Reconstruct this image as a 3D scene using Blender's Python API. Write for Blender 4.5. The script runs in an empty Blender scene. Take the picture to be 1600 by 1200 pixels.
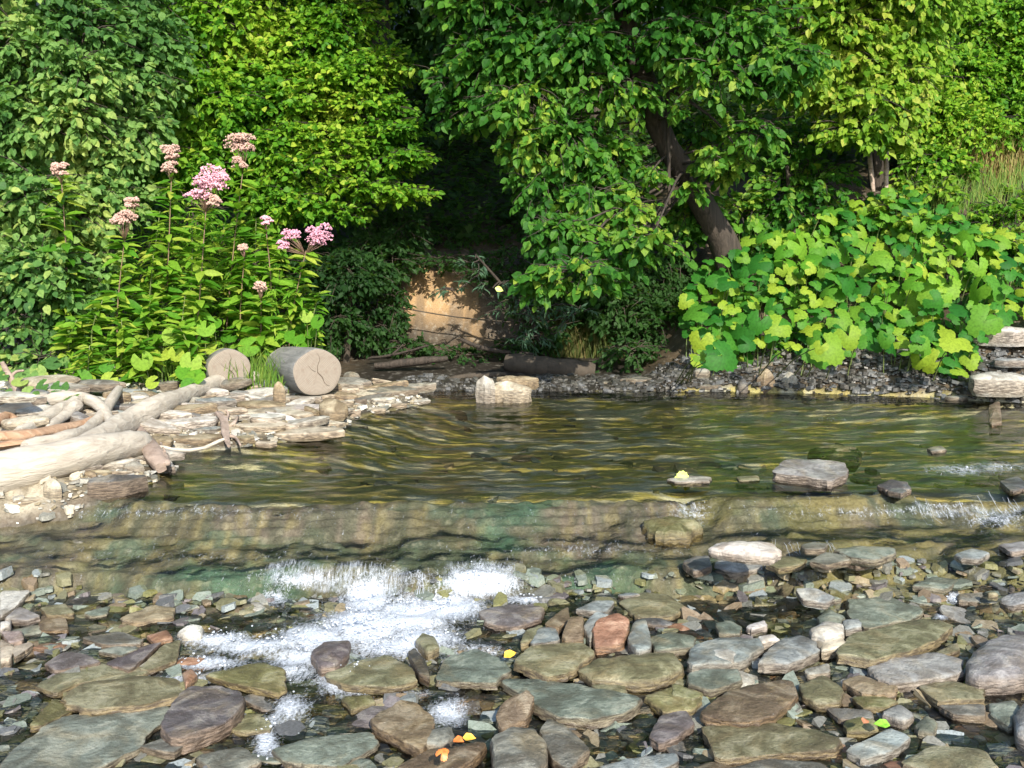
import bpy, math, random
import numpy as np
from mathutils import Vector, Matrix
C = bpy.context.scene
COL = C.collection
# ------------------------------------------------------------------ camera, light, exposure
CAMH = 1.35
FPX = 1540.0            # focal length in photograph pixels (1600 wide)
TH = math.atan(195/1540)
cam = bpy.data.cameras.new('camera'); camo = bpy.data.objects.new('camera', cam); COL.objects.link(camo)
camo.location = (0, 0, CAMH); camo.rotation_euler = (math.pi/2 - TH, 0, 0)
cam.sensor_width = 36; cam.lens = 36*FPX/1600; cam.clip_end = 500; cam.clip_start = 0.02
C.camera = camo
SUN = Vector((0.22, -0.84, 0.56)).normalized()
W = bpy.data.worlds.new('World'); C.world = W; W.use_nodes = True
nt = W.node_tree; bgn = nt.nodes['Background']
sky = nt.nodes.new('ShaderNodeTexSky'); sky.sky_type = 'NISHITA'; sky.sun_disc = False
sky.sun_elevation = math.asin(SUN.z); sky.sun_rotation = math.atan2(SUN.x, SUN.y)
nt.links.new(sky.outputs[0], bgn.inputs[0]); bgn.inputs[1].default_value = 0.15
sl = bpy.data.lights.new('sun', 'SUN'); sl.energy = 4.2; sl.angle = math.radians(0.6); sl.color = (1, 0.92, 0.78)
so = bpy.data.objects.new('sun', sl); COL.objects.link(so)
so.rotation_euler = SUN.to_track_quat('Z', 'Y').to_euler(); so.location = (0, -5, 12)
C.view_settings.view_transform = 'Standard'; C.view_settings.look = 'None'
C.view_settings.exposure = 1.0; C.view_settings.gamma = 1
C.cycles.max_bounces = 6; C.cycles.transparent_max_bounces = 12
C.cycles.diffuse_bounces = 3; C.cycles.glossy_bounces = 3; C.cycles.transmission_bounces = 4
C.cycles.caustics_reflective = False; C.cycles.caustics_refractive = False
C.cycles.sample_clamp_indirect = 4
rng = np.random.default_rng(7)

# ------------------------------------------------------------------ numbers
def vn(x, y, seed=0):
    x = np.asarray(x, float); y = np.asarray(y, float)
    ix = np.floor(x).astype(np.int64); iy = np.floor(y).astype(np.int64)
    fx = x-ix; fy = y-iy; fx = fx*fx*(3-2*fx); fy = fy*fy*(3-2*fy)
    def h(a, b):
        n = (a*374761393 + b*668265263 + seed*982451653) & 0xffffffff
        n = ((n ^ (n >> 13))*1274126177) & 0xffffffff
        n = n ^ (n >> 16)
        return (n & 0xffffff)/float(0xffffff)
    return (h(ix, iy)*(1-fx)+h(ix+1, iy)*fx)*(1-fy) + (h(ix, iy+1)*(1-fx)+h(ix+1, iy+1)*fx)*fy
def fbm(x, y, o=4, seed=0):
    s = 0; a = 0.5; t = 0
    for k in range(o):
        s = s + a*vn(x*2**k + 17.3*k, y*2**k - 9.1*k, seed+k); t += a; a *= 0.5
    return s/t
def sm(a, b, x):
    t = np.clip((np.asarray(x, float)-a)/(b-a), 0, 1); return t*t*(3-2*t)
def ray(px, py):
    u = (px-800)/FPX; v = (600-py)/FPX; c, s = math.cos(TH), math.sin(TH)
    return np.array([u, c+v*s, -s+v*c])
def G(px, py, z):
    d = ray(px, py); t = (z-CAMH)/d[2]; return d*t + np.array([0, 0, CAMH])
def P(px, py, Y):
    d = ray(px, py); t = Y/d[1]; return d*t + np.array([0, 0, CAMH])

# ------------------------------------------------------------------ terrain functions
_bar = [(-60,795),(0,790),(110,784),(190,770),(250,752),(275,735),(262,705),(330,704),(430,694),(520,678),(552,655),(620,640),(676,629),(640,617),(600,613)]
_bw = np.array([G(a, b, 0.3)[:2] for a, b in _bar])
_by = np.concatenate([[3.0, 3.9], np.maximum.accumulate(_bw[:, 1]), [9, 30]])
_bx = np.concatenate([[-3.2, -2.7], _bw[:, 0], [-0.9, -0.9]])
def xbar(y): return np.interp(y, _by, _bx)
def yfar(x):
    return np.interp(x, [-40, -1, 1.2, 2.4, 3.2, 3.6, 5, 40], [7.9, 7.85, 7.8, 7.7, 7.45, 7.2, 7.0, 6.2]) + 0.10*(fbm(np.asarray(x, float)*2.3, np.asarray(x, float)*0+3, 3, 5)-.5)
def lip(x):
    x = np.asarray(x, float)
    return 4.33 + 0.16*(fbm(x*1.7, x*0+1, 3, 11)-.5) + 0.05*np.sin(x*1.3)
def level(x, y):
    """Height of the water surface without its ripples."""
    x = np.asarray(x, float); y = np.asarray(y, float)
    s = y - lip(x) + 0.07*(fbm(x*6, y*3, 3, 12)-.5) + 0.22*(fbm(x*1.9, y*1.6, 3, 16)-.5)
    w2 = 0.34*(fbm(x*1.9, x*0+8, 3, 14)-.5)
    e2 = -0.50 + w2*0.5
    a = 0.05 + 0.075*sm(e2-0.12, e2-.02, s) + 0.095*np.clip((s-e2)/(-.10-e2), 0, 1) + 0.08*sm(-0.26, 0.06, s)
    s3 = s + 0.25*(fbm(x*2.5, y*1.5, 2, 21)-.5)
    b = 0.05 + 0.25*(0.45*sm(-0.95, -0.05, s3) + 0.2*sm(-.62, -.52, s3) + 0.35*sm(-0.22, -0.02, s))
    m = sm(0.75, 1.25, x)
    z = a*(1-m)+b*m
    fl = sm(-1.0, -0.7, s)*(1-sm(-.06, .06, s))
    z = z + fl*(0.05*(fbm(x*3.2, y*6, 4, 17)-.5) + 0.03*(fbm(x*9, y*16, 4, 18)-.5))
    z = z - 0.05*(1-sm(2.5, 3.6, y))
    return z - 0.02*(1-sm(-2, 2.5, y))
def land(x, y):
    """Signed distance-like value: above zero on dry land."""
    x = np.asarray(x, float); y = np.asarray(y, float)
    a = np.where(y > 3.0, xbar(y)-x, -3.2-x)
    b = y - yfar(x)
    n = 0.06*(fbm(x*4, y*4, 3, 31)-.5)
    return np.maximum(a, b) + n
def T(x, y):
    x = np.asarray(x, float); y = np.asarray(y, float)
    L = level(x, y); d = land(x, y)
    up = sm(-0.02, 0.10, y-lip(x))
    film = sm(-0.95, -0.6, y-lip(x))*(1-up)
    depth = 0.045*up + 0.012*film + 0.028*(1-up)*(1-film)
    depth = depth + up*0.16*sm(0, 1.5, y-4.4)*sm(0, .5, -d)
    rough = fbm(x*5, y*7, 4, 41)-.5
    bed = L - depth + rough*(0.055*up + 0.03*film + 0.035*(1-up)*(1-film))
    bed = bed + up*0.05*(fbm(x*1.4, y*3.5, 3, 44)-.5)
    v = np.maximum(0, y-yfar(x)); dl = np.maximum(0, d)
    right = 0.05 + 0.10*sm(0,.2,v) + 0.75*np.clip(v-0.2, 0, 2.1) + 0.42*np.clip(v-2.3, 0, 40)
    cen = 0.04*sm(0, .2, v) + 0.10*sm(0.3, 1.4, v) + 0.95*sm(1.45, 2.1, v) + 0.62*np.clip(v-2.2, 0, 40)
    left = 0.03*(1-np.exp(-dl/.08)) + 0.075*np.clip(dl, 0, 1.5) + 0.12*np.clip(dl-1.4, 0, 2) + 0.55*np.clip(y-9.2, 0, 40)
    wr = sm(1.0, 1.9, x); wl = 1-sm(-1.9, -1.1, x)
    wl = np.where(y < yfar(x), 1.0, wl)
    h = np.minimum(cen*(1-wr)+right*wr, 14)
    h = np.minimum(h*(1-wl) + left*wl, 14)
    h = h + 0.05*(fbm(x*3, y*3, 4, 51)-.5)*sm(0, .5, dl) + 0.8*(fbm(x*.4, y*.4, 3, 52)-.5)*sm(3, 6, dl)
    # thin beds of shale: the ledge breaks into plates
    fz = sm(-1.0, -.75, y-lip(x))*(1-sm(.02, .10, y-lip(x))); q = 0.026
    wob = .02*(fbm(x*1.3, y*2, 3, 46)-.5) + .006*(vn(x*14, y*9, 47)-.5)
    u = (bed+wob)/q; fr = u-np.floor(u); ter = (np.floor(u)+sm(.62, .98, fr))*q - wob
    bed = bed*(1-fz*.9) + (ter-.004)*fz*.9
    m = sm(-0.03, 0.04, d)
    z = bed*(1-m) + (L + h)*m
    # banks past the sides of the riffle below the ledge
    z = z + 0.45*np.clip(x-4.2, 0, 8)*(1-sm(3.2, 5.0, y)) 
    return z
def hit(px, py, off=0.0):
    d = ray(px, py); t = np.arange(1.5, 40, 0.01)
    X = d[0]*t; Y = d[1]*t; Z = CAMH + d[2]*t
    g = np.maximum(T(X, Y), level(X, Y)*(land(X, Y) < 0)) + off
    k = np.argmax(Z < g)
    return np.array([X[k], Y[k], Z[k]])

# ------------------------------------------------------------------ mesh helpers
def mk(name, V, F, mat=None, parent=None, smooth=True, attrs=None, sharp=None):
    """F: an int array (m,k) or a list of tuples."""
    me = bpy.data.meshes.new(name)
    V = np.asarray(V, np.float32)
    if isinstance(F, np.ndarray):
        m, k = F.shape
        me.vertices.add(len(V)); me.vertices.foreach_set('co', V.ravel())
        me.loops.add(m*k); me.loops.foreach_set('vertex_index', F.astype(np.int32).ravel())
        me.polygons.add(m); me.polygons.foreach_set('loop_start', np.arange(0, m*k, k, dtype=np.int32))
        me.polygons.foreach_set('loop_total', np.full(m, k, np.int32))
        me.update(calc_edges=True)
    else:
        me.from_pydata([tuple(v) for v in V], [], F)
    me.polygons.foreach_set('use_smooth', np.full(len(me.polygons), smooth))
    if attrs:
        for an, (dom, typ, arr) in attrs.items():
            a = me.attributes.new(an, typ, dom)
            a.data.foreach_set('color' if typ == 'FLOAT_COLOR' else 'value', np.asarray(arr, np.float32).ravel())
    if mat: me.materials.append(mat)
    if sharp: me.set_sharp_from_angle(angle=math.radians(sharp))
    me.update()
    return add(name, me, parent)
def add(name, me, parent=None):
    o = bpy.data.objects.new(name, me); COL.objects.link(o)
    if parent is not None: o.parent = parent
    return o
def tag(o, label=None, cat=None, group=None, kind=None):
    if label:
        o['label'] = label
        if len(label.split()) > 16: print('LONG', label)
    if cat: o['category'] = cat
    if group: o['group'] = group
    if kind: o['kind'] = kind
    return o
def thing(name, label, cat, loc=(0, 0, 0), group=None):
    o = bpy.data.objects.new(name, None); COL.objects.link(o); o.location = Vector(loc); o.empty_display_size = .1
    return tag(o, label, cat, group)
def tube(pts, rad, seg=8, wob=0.0, r=None, cap=True, squash=1.0):
    pts = np.asarray(pts, float); rad = np.asarray(rad, float); n = len(pts)
    tan = np.gradient(pts, axis=0); tan /= np.linalg.norm(tan, axis=1)[:, None]+1e-9
    ref = np.array([0, 0, 1.]) if abs(tan[0][2]) < .85 else np.array([0, 1., 0])
    V = []; ang = np.linspace(0, 2*math.pi, seg, endpoint=False)
    r = r or rng
    prof = 1 + wob*(r.random(seg)-.5)
    for i in range(n):
        a = np.cross(tan[i], ref); a /= np.linalg.norm(a)+1e-9; b = np.cross(a, tan[i])
        rr = rad[i]*prof*(1+wob*.5*(r.random(seg)-.5))
        V.append(pts[i] + (np.cos(ang)*rr)[:, None]*a + (np.sin(ang)*rr*squash)[:, None]*b)
    V = np.vstack(V); F = []
    for i in range(n-1):
        for j in range(seg):
            k = (j+1) % seg
            F.append((i*seg+j, i*seg+k, (i+1)*seg+k, (i+1)*seg+j))
    if cap:
        F.append(tuple(range(seg-1, -1, -1))); F.append(tuple((n-1)*seg+j for j in range(seg)))
    return V, F
def smooth_path(pts, n):
    pts = np.asarray(pts, float); t = np.linspace(0, len(pts)-1, n); out = []
    for a in t:
        i = min(int(a), len(pts)-2); f = a-i
        p0 = pts[max(i-1, 0)]; p1 = pts[i]; p2 = pts[i+1]; p3 = pts[min(i+2, len(pts)-1)]
        out.append(.5*((2*p1)+(-p0+p2)*f+(2*p0-5*p1+4*p2-p3)*f*f+(-p0+3*p1-3*p2+p3)*f**3))
    return np.array(out)
def join(parts):
    V = []; F = []; o = 0
    for v, f in parts:
        V.append(v); F += [tuple(i+o for i in q) for q in f]; o += len(v)
    return np.vstack(V), F

# ------------------------------------------------------------------ materials
def mat(name):
    m = bpy.data.materials.new(name); m.use_nodes = True
    n = m.node_tree; n.nodes.clear()
    return m, n, n.nodes.new('ShaderNodeOutputMaterial')
def nd(n, t, **kw):
    o = n.nodes.new(t)
    for k, v in kw.items():
        if k.startswith('i_'): o.inputs[k[2:].replace('_', ' ')].default_value = v
        else: setattr(o, k, v)
    return o
def ramp(n, stops, src=None):
    r = n.nodes.new('ShaderNodeValToRGB'); e = r.color_ramp.elements
    while len(e) < len(stops): e.new(.5)
    for k, (p, c) in enumerate(stops):
        e[k].position = p; e[k].color = (c, c, c, 1) if isinstance(c, (int, float)) else (*c, 1)
    if src is not None: n.links.new(src, r.inputs[0])
    return r
def mixc(n, a, b, fac, typ='MIX'):
    m = n.nodes.new('ShaderNodeMix'); m.data_type = 'RGBA'; m.blend_type = typ
    for s, v in ((0, fac), (6, a), (7, b)):
        if isinstance(v, (int, float)): m.inputs[s].default_value = v
        elif isinstance(v, tuple): m.inputs[s].default_value = (*v, 1)
        else: n.links.new(v, m.inputs[s])
    return m.outputs[2]
def noise(n, scale, detail=4, vec=None, rough=.55, dist=0):
    t = nd(n, 'ShaderNodeTexNoise', i_Scale=scale, i_Detail=detail, i_Roughness=rough, i_Distortion=dist)
    if vec is not None: n.links.new(vec, t.inputs['Vector'])
    return t
def mapping(n, src, scale):
    m = n.nodes.new('ShaderNodeMapping'); m.inputs['Scale'].default_value = scale; n.links.new(src, m.inputs[0]); return m.outputs[0]
def bump(n, h, strength, dist, nrm=None):
    b = nd(n, 'ShaderNodeBump', i_Strength=strength, i_Distance=dist); n.links.new(h, b.inputs['Height'])
    if nrm is not None: n.links.new(nrm, b.inputs['Normal'])
    return b.outputs[0]

def leaf_mat(name, cols, per_object, back=(.30, .55, .02), trans=.46, rough=.55):
    m, n, out = mat(name)
    if per_object: src = n.nodes.new('ShaderNodeObjectInfo').outputs['Random']
    else: src = nd(n, 'ShaderNodeAttribute', attribute_name='tint').outputs['Fac']
    k = len(cols)
    c = ramp(n, [(i/(k-1), q) for i, q in enumerate(cols)], src).outputs[0]
    tc = n.nodes.new('ShaderNodeNewGeometry')
    nz = noise(n, 60, 2, tc.outputs['Position'])
    c2 = mixc(n, c, (.5, .5, .5), 1.0, 'MULTIPLY')
    c = mixc(n, c, c2, ramp(n, [(.4, 0), (.75, .8)], nz.outputs[0]).outputs[0])
    p = nd(n, 'ShaderNodeBsdfPrincipled', i_Roughness=rough); n.links.new(c, p.inputs['Base Color'])
    p.inputs['Specular IOR Level'].default_value = .22
    tr = n.nodes.new('ShaderNodeBsdfTranslucent'); tcc = mixc(n, c, back, .35)
    n.links.new(tcc, tr.inputs[0])
    mx = nd(n, 'ShaderNodeMixShader'); mx.inputs[0].default_value = trans
    n.links.new(p.outputs[0], mx.inputs[1]); n.links.new(tr.outputs[0], mx.inputs[2]); n.links.new(mx.outputs[0], out.inputs[0])
    return m
PAL = {
 'lime': [(.045,.17,.012), (.12,.31,.02), (.24,.43,.03), (.42,.52,.06)],
 'bush': [(.05,.14,.04), (.11,.25,.06), (.21,.37,.10), (.40,.50,.13)],
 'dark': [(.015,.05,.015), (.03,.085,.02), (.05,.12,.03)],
 'tree': [(.018,.085,.012), (.04,.16,.018), (.10,.26,.028), (.30,.42,.05)],
 'yell': [(.08,.22,.02), (.16,.33,.025), (.28,.42,.04), (.42,.46,.08)],
 'herb': [(.06,.21,.015), (.13,.33,.025), (.24,.43,.04), (.42,.50,.07)],
 'butter': [(.07,.24,.02), (.13,.34,.025), (.22,.42,.04), (.38,.50,.06)],
 'lobed': [(.02,.13,.018), (.05,.22,.025), (.13,.32,.03), (.34,.46,.04)],
 'rustling': [(.3,.2,.08), (.4,.35,.1)],
 'willow': [(.07,.15,.09), (.10,.19,.12), (.14,.22,.12)],
}
LM = {}
def lm(k, obj): 
    if (k, obj) not in LM: LM[(k, obj)] = leaf_mat('leaf_'+k, PAL[k], obj)
    return LM[(k, obj)]
def bark_mat(name, c1, c2, sc=14, rough=.85, long=(1, 1, .12)):
    m, n, out = mat(name); tc = n.nodes.new('ShaderNodeTexCoord')
    v = mapping(n, tc.outputs['Object'], long)
    a = noise(n, sc, 6, v, .65, .6); b = noise(n, 3.5, 3, tc.outputs['Object'])
    f = ramp(n, [(.35, 0), (.65, 1)], a.outputs[0]).outputs[0]
    c = mixc(n, c1, c2, f); c = mixc(n, c, tuple(x*.55 for x in c1), ramp(n, [(.55, 0), (.9, .4)], b.outputs[0]).outputs[0])
    p = nd(n, 'ShaderNodeBsdfPrincipled', i_Roughness=rough); n.links.new(c, p.inputs['Base Color'])
    n.links.new(bump(n, a.outputs[0], .9, .016), p.inputs['Normal']); n.links.new(p.outputs[0], out.inputs[0])
    return m
M_bark = bark_mat('bark_brown', (.022, .017, .013), (.06, .046, .036), 30)
M_barkd = bark_mat('bark_dark', (.035, .028, .02), (.07, .055, .04))
M_log = bark_mat('weathered_log_side', (.15, .15, .145), (.26, .255, .245), 22, .85, (1, .15, 1))
M_drift = bark_mat('driftwood_pale', (.35, .305, .25), (.50, .46, .39), 40, .8, (.12, .3, 1))
M_drifto = bark_mat('driftwood_orange', (.33, .19, .11), (.48, .33, .22), 24, .8, (.2, 1, 1))
M_driftg = bark_mat('driftwood_grey_brown', (.20, .15, .12), (.38, .30, .25), 20, .85, (.5, .5, 1))
M_stem = bark_mat('green_stem', (.09, .14, .04), (.15, .18, .06), 12, .6)
M_pstem = bark_mat('purple_stem', (.16, .08, .08), (.22, .16, .09), 12, .6)

def stone_mat(name, wet):
    m, n, out = mat(name); oi = n.nodes.new('ShaderNodeObjectInfo'); tc = n.nodes.new('ShaderNodeTexCoord')
    add_ = n.nodes.new('ShaderNodeVectorMath'); add_.operation = 'MULTIPLY_ADD'
    cx = n.nodes.new('ShaderNodeCombineXYZ')
    for i in range(3): n.links.new(oi.outputs['Random'], cx.inputs[i])
    n.links.new(cx.outputs[0], add_.inputs[0]); add_.inputs[1].default_value = (91, 37, 53); n.links.new(tc.outputs['Object'], add_.inputs[2])
    v = add_.outputs[0]
    a = noise(n, 9, 6, v, .62, .7); b = noise(n, 60, 5, v, .7); c_ = noise(n, 24, 4, mapping(n, v, (1, 1, 6)), .6)
    sp = noise(n, 170, 2, v, .5)
    base = oi.outputs['Color']
    dark = mixc(n, base, (.42, .38, .34), 1., 'MULTIPLY'); lite = mixc(n, base, (.62, .58, .46), .34)
    pt = noise(n, 5, 3, v, .6, 1.5); base2 = mixc(n, base, (.26, .19, .09), ramp(n, [(.5, 0), (.68, .55)], pt.outputs[0]).outputs[0]); c = mixc(n, base2, dark, ramp(n, [(.42, 0), (.62, .9)], a.outputs[0]).outputs[0])
    c = mixc(n, c, lite, ramp(n, [(.30, .75), (.50, 0)], a.outputs[0]).outputs[0])
    c = mixc(n, c, dark, ramp(n, [(.50, 0), (.75, .75)], b.outputs[0]).outputs[0])
    c = mixc(n, c, (.55, .54, .5), ramp(n, [(.66, 0), (.78, .35)], sp.outputs[0]).outputs[0])
    rim = nd(n, 'ShaderNodeAttribute', attribute_name='rim').outputs['Fac']
    rc = mixc(n, mixc(n, base, (.26, .17, .09), .5), (.05, .035, .025), ramp(n, [(.38, 0), (.58, .9)], c_.outputs[0]).outputs[0])
    c = mixc(n, c, rc, rim)
    p = nd(n, 'ShaderNodeBsdfPrincipled', i_Roughness=.5)
    n.links.new(c, p.inputs['Base Color'])
    n.links.new(ramp(n, [(.35, wet), (.7, wet+.3)], a.outputs[0]).outputs[0], p.inputs['Roughness'])
    h = nd(n, 'ShaderNodeMath', operation='ADD'); n.links.new(a.outputs[0], h.inputs[0]); n.links.new(b.outputs[0], h.inputs[1])
    h2 = nd(n, 'ShaderNodeMath', operation='MULTIPLY_ADD'); n.links.new(c_.outputs[0], h2.inputs[0]); h2.inputs[1].default_value = .8; n.links.new(h.outputs[0], h2.inputs[2])
    n.links.new(bump(n, h2.outputs[0], .8, .009), p.inputs['Normal']); n.links.new(p.outputs[0], out.inputs[0])
    return m
M_wet = stone_mat('river_stone_wet', .28)
M_dry = stone_mat('river_stone_dry', .55)
def attr_mat(name, rough, bstr, bdist, sc=90, an='col'):
    m, n, out = mat(name); a = nd(n, 'ShaderNodeAttribute', attribute_name=an); tc = n.nodes.new('ShaderNodeTexCoord')
    nz = noise(n, sc, 6, tc.outputs['Object'], .68); n2 = noise(n, sc*.22, 5, tc.outputs['Object'], .6)
    c = mixc(n, a.outputs['Color'], (.5, .48, .44), ramp(n, [(.45, 0), (.7, 1)], nz.outputs[0]).outputs[0], 'MULTIPLY')
    c = mixc(n, c, (.5, .48, .42), ramp(n, [(.55, 0), (.8, .35)], n2.outputs[0]).outputs[0])
    p = nd(n, 'ShaderNodeBsdfPrincipled', i_Roughness=rough); n.links.new(c, p.inputs['Base Color'])
    n.links.new(bump(n, nz.outputs[0], bstr, bdist), p.inputs['Normal']); n.links.new(p.outputs[0], out.inputs[0])
    return m
M_ground = attr_mat('ground_bed_and_soil', .6, .6, .01)
M_pebble = attr_mat('pebbles', .4, .4, .004, 120)
# ------------------------------------------------------------------ ground: one sheet, fine near the camera
def axis(a, b, st, lo, hi):
    v = list(np.arange(a, b, st)); s = st; x = v[-1]
    while x < hi: s *= 1.12; x += s; v.append(x)
    s = st; x = a
    while x > lo: s *= 1.12; x -= s; v.insert(0, x)
    return np.array(v)
gx = axis(-3.1, 4.6, 0.02, -45, 45); gy = axis(2.2, 8.4, 0.02, -20, 60); gy = np.sort(np.concatenate([gy, gy[(gy > 3.3) & (gy < 4.5)]+.01]))
X, Y = np.meshgrid(gx, gy); Z = T(X, Y)
def grid_faces(nx, ny):
    i = np.arange(ny-1)[:, None]*nx + np.arange(nx-1)[None, :]; i = i.ravel()
    return np.stack([i, i+1, i+nx+1, i+nx], 1)
def lerp(a, b, t): return a*(1-t[..., None]) + np.asarray(b)*t[..., None]
s = Y-lip(X); d = land(X, Y)
c = np.zeros(X.shape+(3,)) + np.array((.44, .39, .11))
n1 = fbm(X*2.6, Y*6, 4, 61); n2 = fbm(X*3.5, Y*13, 4, 62); n3 = fbm(X*5, Y*9, 4, 63); n4 = fbm(X*12, Y*14, 3, 64)
c = lerp(c, (.32, .28, .12), sm(.49, .62, n1)); c = lerp(c, (.56, .45, .14), sm(.54, .68, n2)*.85)
c = lerp(c, (.52, .52, .42), sm(.50, .62, n3)*.85)
# ledge rock: purple brown, olive, teal algae
led = sm(-1.0, -.75, s)*(1-sm(.0, .07, s))
st_ = fbm(X*26, Y*5+X*2, 4, 65)
lc = np.zeros_like(c) + np.array((.145, .135, .10))
lc = lerp(lc, (.10, .14, .11), sm(.42, .6, n3)); lc = lerp(lc, (.17, .14, .135), sm(.48, .62, n1)*.8)
lc = lerp(lc, (.27, .24, .13), sm(.57, .68, st_)*.6); lc = lerp(lc, (.07, .085, .06), sm(.52, .40, st_)*.6)
g = fbm(X*2.2+4, Y*3.2, 3, 71)
lc = lerp(lc, (.045, .13, .095), sm(.54, .70, g+.25*(n4-.5)+.2*(st_-.5))*sm(-2.0, -1.3, X)*.75)
lc = lerp(lc, (.18, .16, .07), sm(.5, .62, g)*sm(.3, .9, X)*.8)
lc = lc*(.35+1.3*fbm(X*22, Y*26, 4, 66))[..., None]*.78
lc = lerp(lc, (.19, .165, .07), led*0+sm(.9, 1.4, X)*sm(.45,.6,n2)*.7)
c = c*(1-led[..., None]) + lc*led[..., None]
low = 1-sm(-1.0, -.7, s)
lw = lerp(np.zeros_like(c)+np.array((.27, .26, .19)), (.38, .33, .22), sm(.45, .6, n4)); lw = lerp(lw, (.10, .13, .10), sm(.5, .65, n3))
c = c*(1-low[..., None]) + lw*low[..., None]
cove_shade = sm(1.5, 1.2, Y-yfar(X))*sm(1.3, 1.0, X)*sm(-1.6, -1.2, X)
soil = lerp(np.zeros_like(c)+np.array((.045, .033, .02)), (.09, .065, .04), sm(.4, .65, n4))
bar = lerp(np.zeros_like(c)+np.array((.20, .17, .12)), (.38, .34, .26), sm(.45, .6, n4))
bw = sm(.0, .25, d)*(1-sm(1.3, 2.2, d))*(1-sm(-.9, -.3, X))*(1-sm(7.6, 7.9, Y))
soil = lerp(soil, (.018, .014, .010), cove_shade)  # cove floor blackened: its shade is put into the soil colour
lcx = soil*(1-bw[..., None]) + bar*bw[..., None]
v = Y-yfar(X)
clay = sm(1.3, 1.45, v)*(1-sm(2.3, 2.5, v))*sm(.60, .78, Z-.25*(n3-.5)+.1*X)*(1-sm(1.15, 1.35, Z+.2*(n1-.5)+.12*X))*sm(-1.12, -1.02, X+.3*(n3-.5))*(1-sm(-.38, -.15, X-.5*(n1-.5)-.3*(n3-.5)))  # clay colour kept to the sunlit patch; that light is painted in
clay = np.maximum(clay, .7*sm(1.3, 1.4, v)*sm(.45, .55, Z)*(1-sm(.75, .9, Z))*sm(.2, .28, X+.2*(n3-.5))*(1-sm(.5, .62, X)))
clc = lerp(np.zeros_like(c)+np.array((.38, .24, .11)), (.20, .13, .065), sm(.45, .62, fbm(X*9, Z*4, 4, 81)))
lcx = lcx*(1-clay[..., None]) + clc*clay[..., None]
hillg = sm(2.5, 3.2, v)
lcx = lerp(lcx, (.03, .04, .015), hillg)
m = sm(-0.02, 0.05, d)
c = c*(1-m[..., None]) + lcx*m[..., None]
Zc = Z - clay*0.10*fbm(X*7, Y*2, 3, 82)
Zc = Zc + led*(.016*(fbm(X*16, Y*24, 3, 85)-.5) + .008*(vn(X*40, Y*46, 86)-.5))
V = np.stack([X, Y, Zc], -1).reshape(-1, 3)
col = np.concatenate([c.reshape(-1, 3), np.ones((len(V), 1))], 1)
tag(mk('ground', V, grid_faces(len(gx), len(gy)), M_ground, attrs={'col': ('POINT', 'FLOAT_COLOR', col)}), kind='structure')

# ------------------------------------------------------------------ water
FOAM = [
 (600,905,220,16,.34),(250,800,260,10,.22),(900,860,160,12,.22),(1380,800,200,10,.25), # photograph px ellipses: x, y, rx, ry, strength
 (752,912,62,26,1.0),(700,950,60,24,.95),(640,965,70,34,1.0),(575,935,45,35,.9),(570,980,75,34,1.0),(500,1000,75,26,.9),(660,1000,70,26,.85),
 (820,938,40,9,.7),(470,905,58,14,.6),(430,935,25,16,.55),(400,1010,90,15,.8),(340,1000,70,13,.75),(320,1035,80,12,.7),(300,1060,70,9,.6),(470,1030,60,20,.8),(560,1050,90,20,.7),
 (540,1070,50,22,.8),(460,1050,50,20,.6),(700,1115,36,26,.75),(650,1085,40,10,.35),(415,1160,20,32,.85),(455,1110,34,26,.65),(620,1010,90,22,.8),(380,1060,50,14,.5),(430,1130,30,15,.5),
 (1285,0,1,1,0),(1500,735,70,10,.4),(1560,730,50,10,.4),(1560,810,60,16,.45),(1480,790,60,6,.4),(1590,860,40,10,.3),(1490,935,14,10,.7),(1470,965,14,8,.7),
 (740,1020,60,18,.45),(1300,655,60,4,.2),(610,890,30,8,.3),(1080,800,40,18,.35),(1230,905,60,7,.2),(300,870,220,10,.15),(200,1010,30,6,.2)]
def foam_density(X, Y, Z):
    c_, s_ = math.cos(TH), math.sin(TH)
    zz = Z-CAMH; f = Y*c_ - zz*s_; u = Y*s_ + zz*c_
    px = 800+FPX*X/np.maximum(f, .2); py = 600-FPX*u/np.maximum(f, .2)
    out = np.zeros_like(X)
    for a, b, rx, ry, st in FOAM:
        q = ((px-a)/rx)**2 + ((py-b)/ry)**2
        out = np.maximum(out, st*np.exp(-q*1.1))
    return out
# (foam positions were read off the photograph once and are laid on the water's own surface in world space)
wx = axis(-3.0, 4.4, 0.02, -9, 14); wy = axis(2.3, 8.2, 0.016, -8, 9.4)
X, Y = np.meshgrid(wx, wy); L = level(X, Y)
s = Y-lip(X); up = sm(0.0, .15, s)
warp = .35*(fbm(X*1.2, Y*1.5, 3, 90)-.5)
r1 = fbm(X*1.8+warp*4, Y*8+warp*7, 3, 91)-.5; r2 = fbm(X*5+2*warp, Y*20, 3, 92)-.5; r3 = fbm(X*20, Y*34, 2, 93)-.5
q1 = fbm(X*30, Y*9, 3, 94)-.5; q2 = fbm(X*14, Y*14, 3, 95)-.5
film = sm(-.9, -.6, s)*(1-sm(-.05, .05, s)); lowp = 1-sm(-.9, -.6, s)
H = up*(r1*.025 + r2*.015 + r3*.008)*(.6+.4*sm(4.4, 5.6, Y))*(.55+.45*sm(8.2, 5.5, Y)) + film*(q1*.016 + q2*.012) + lowp*(q2*.014 + r3*.006 + r1*.012)
D = foam_density(X, Y, L)
H = H + D*0.040*(fbm(X*14, Y*14, 4, 96)-.35)
V = np.stack([X, Y, L+H], -1).reshape(-1, 3)
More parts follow.
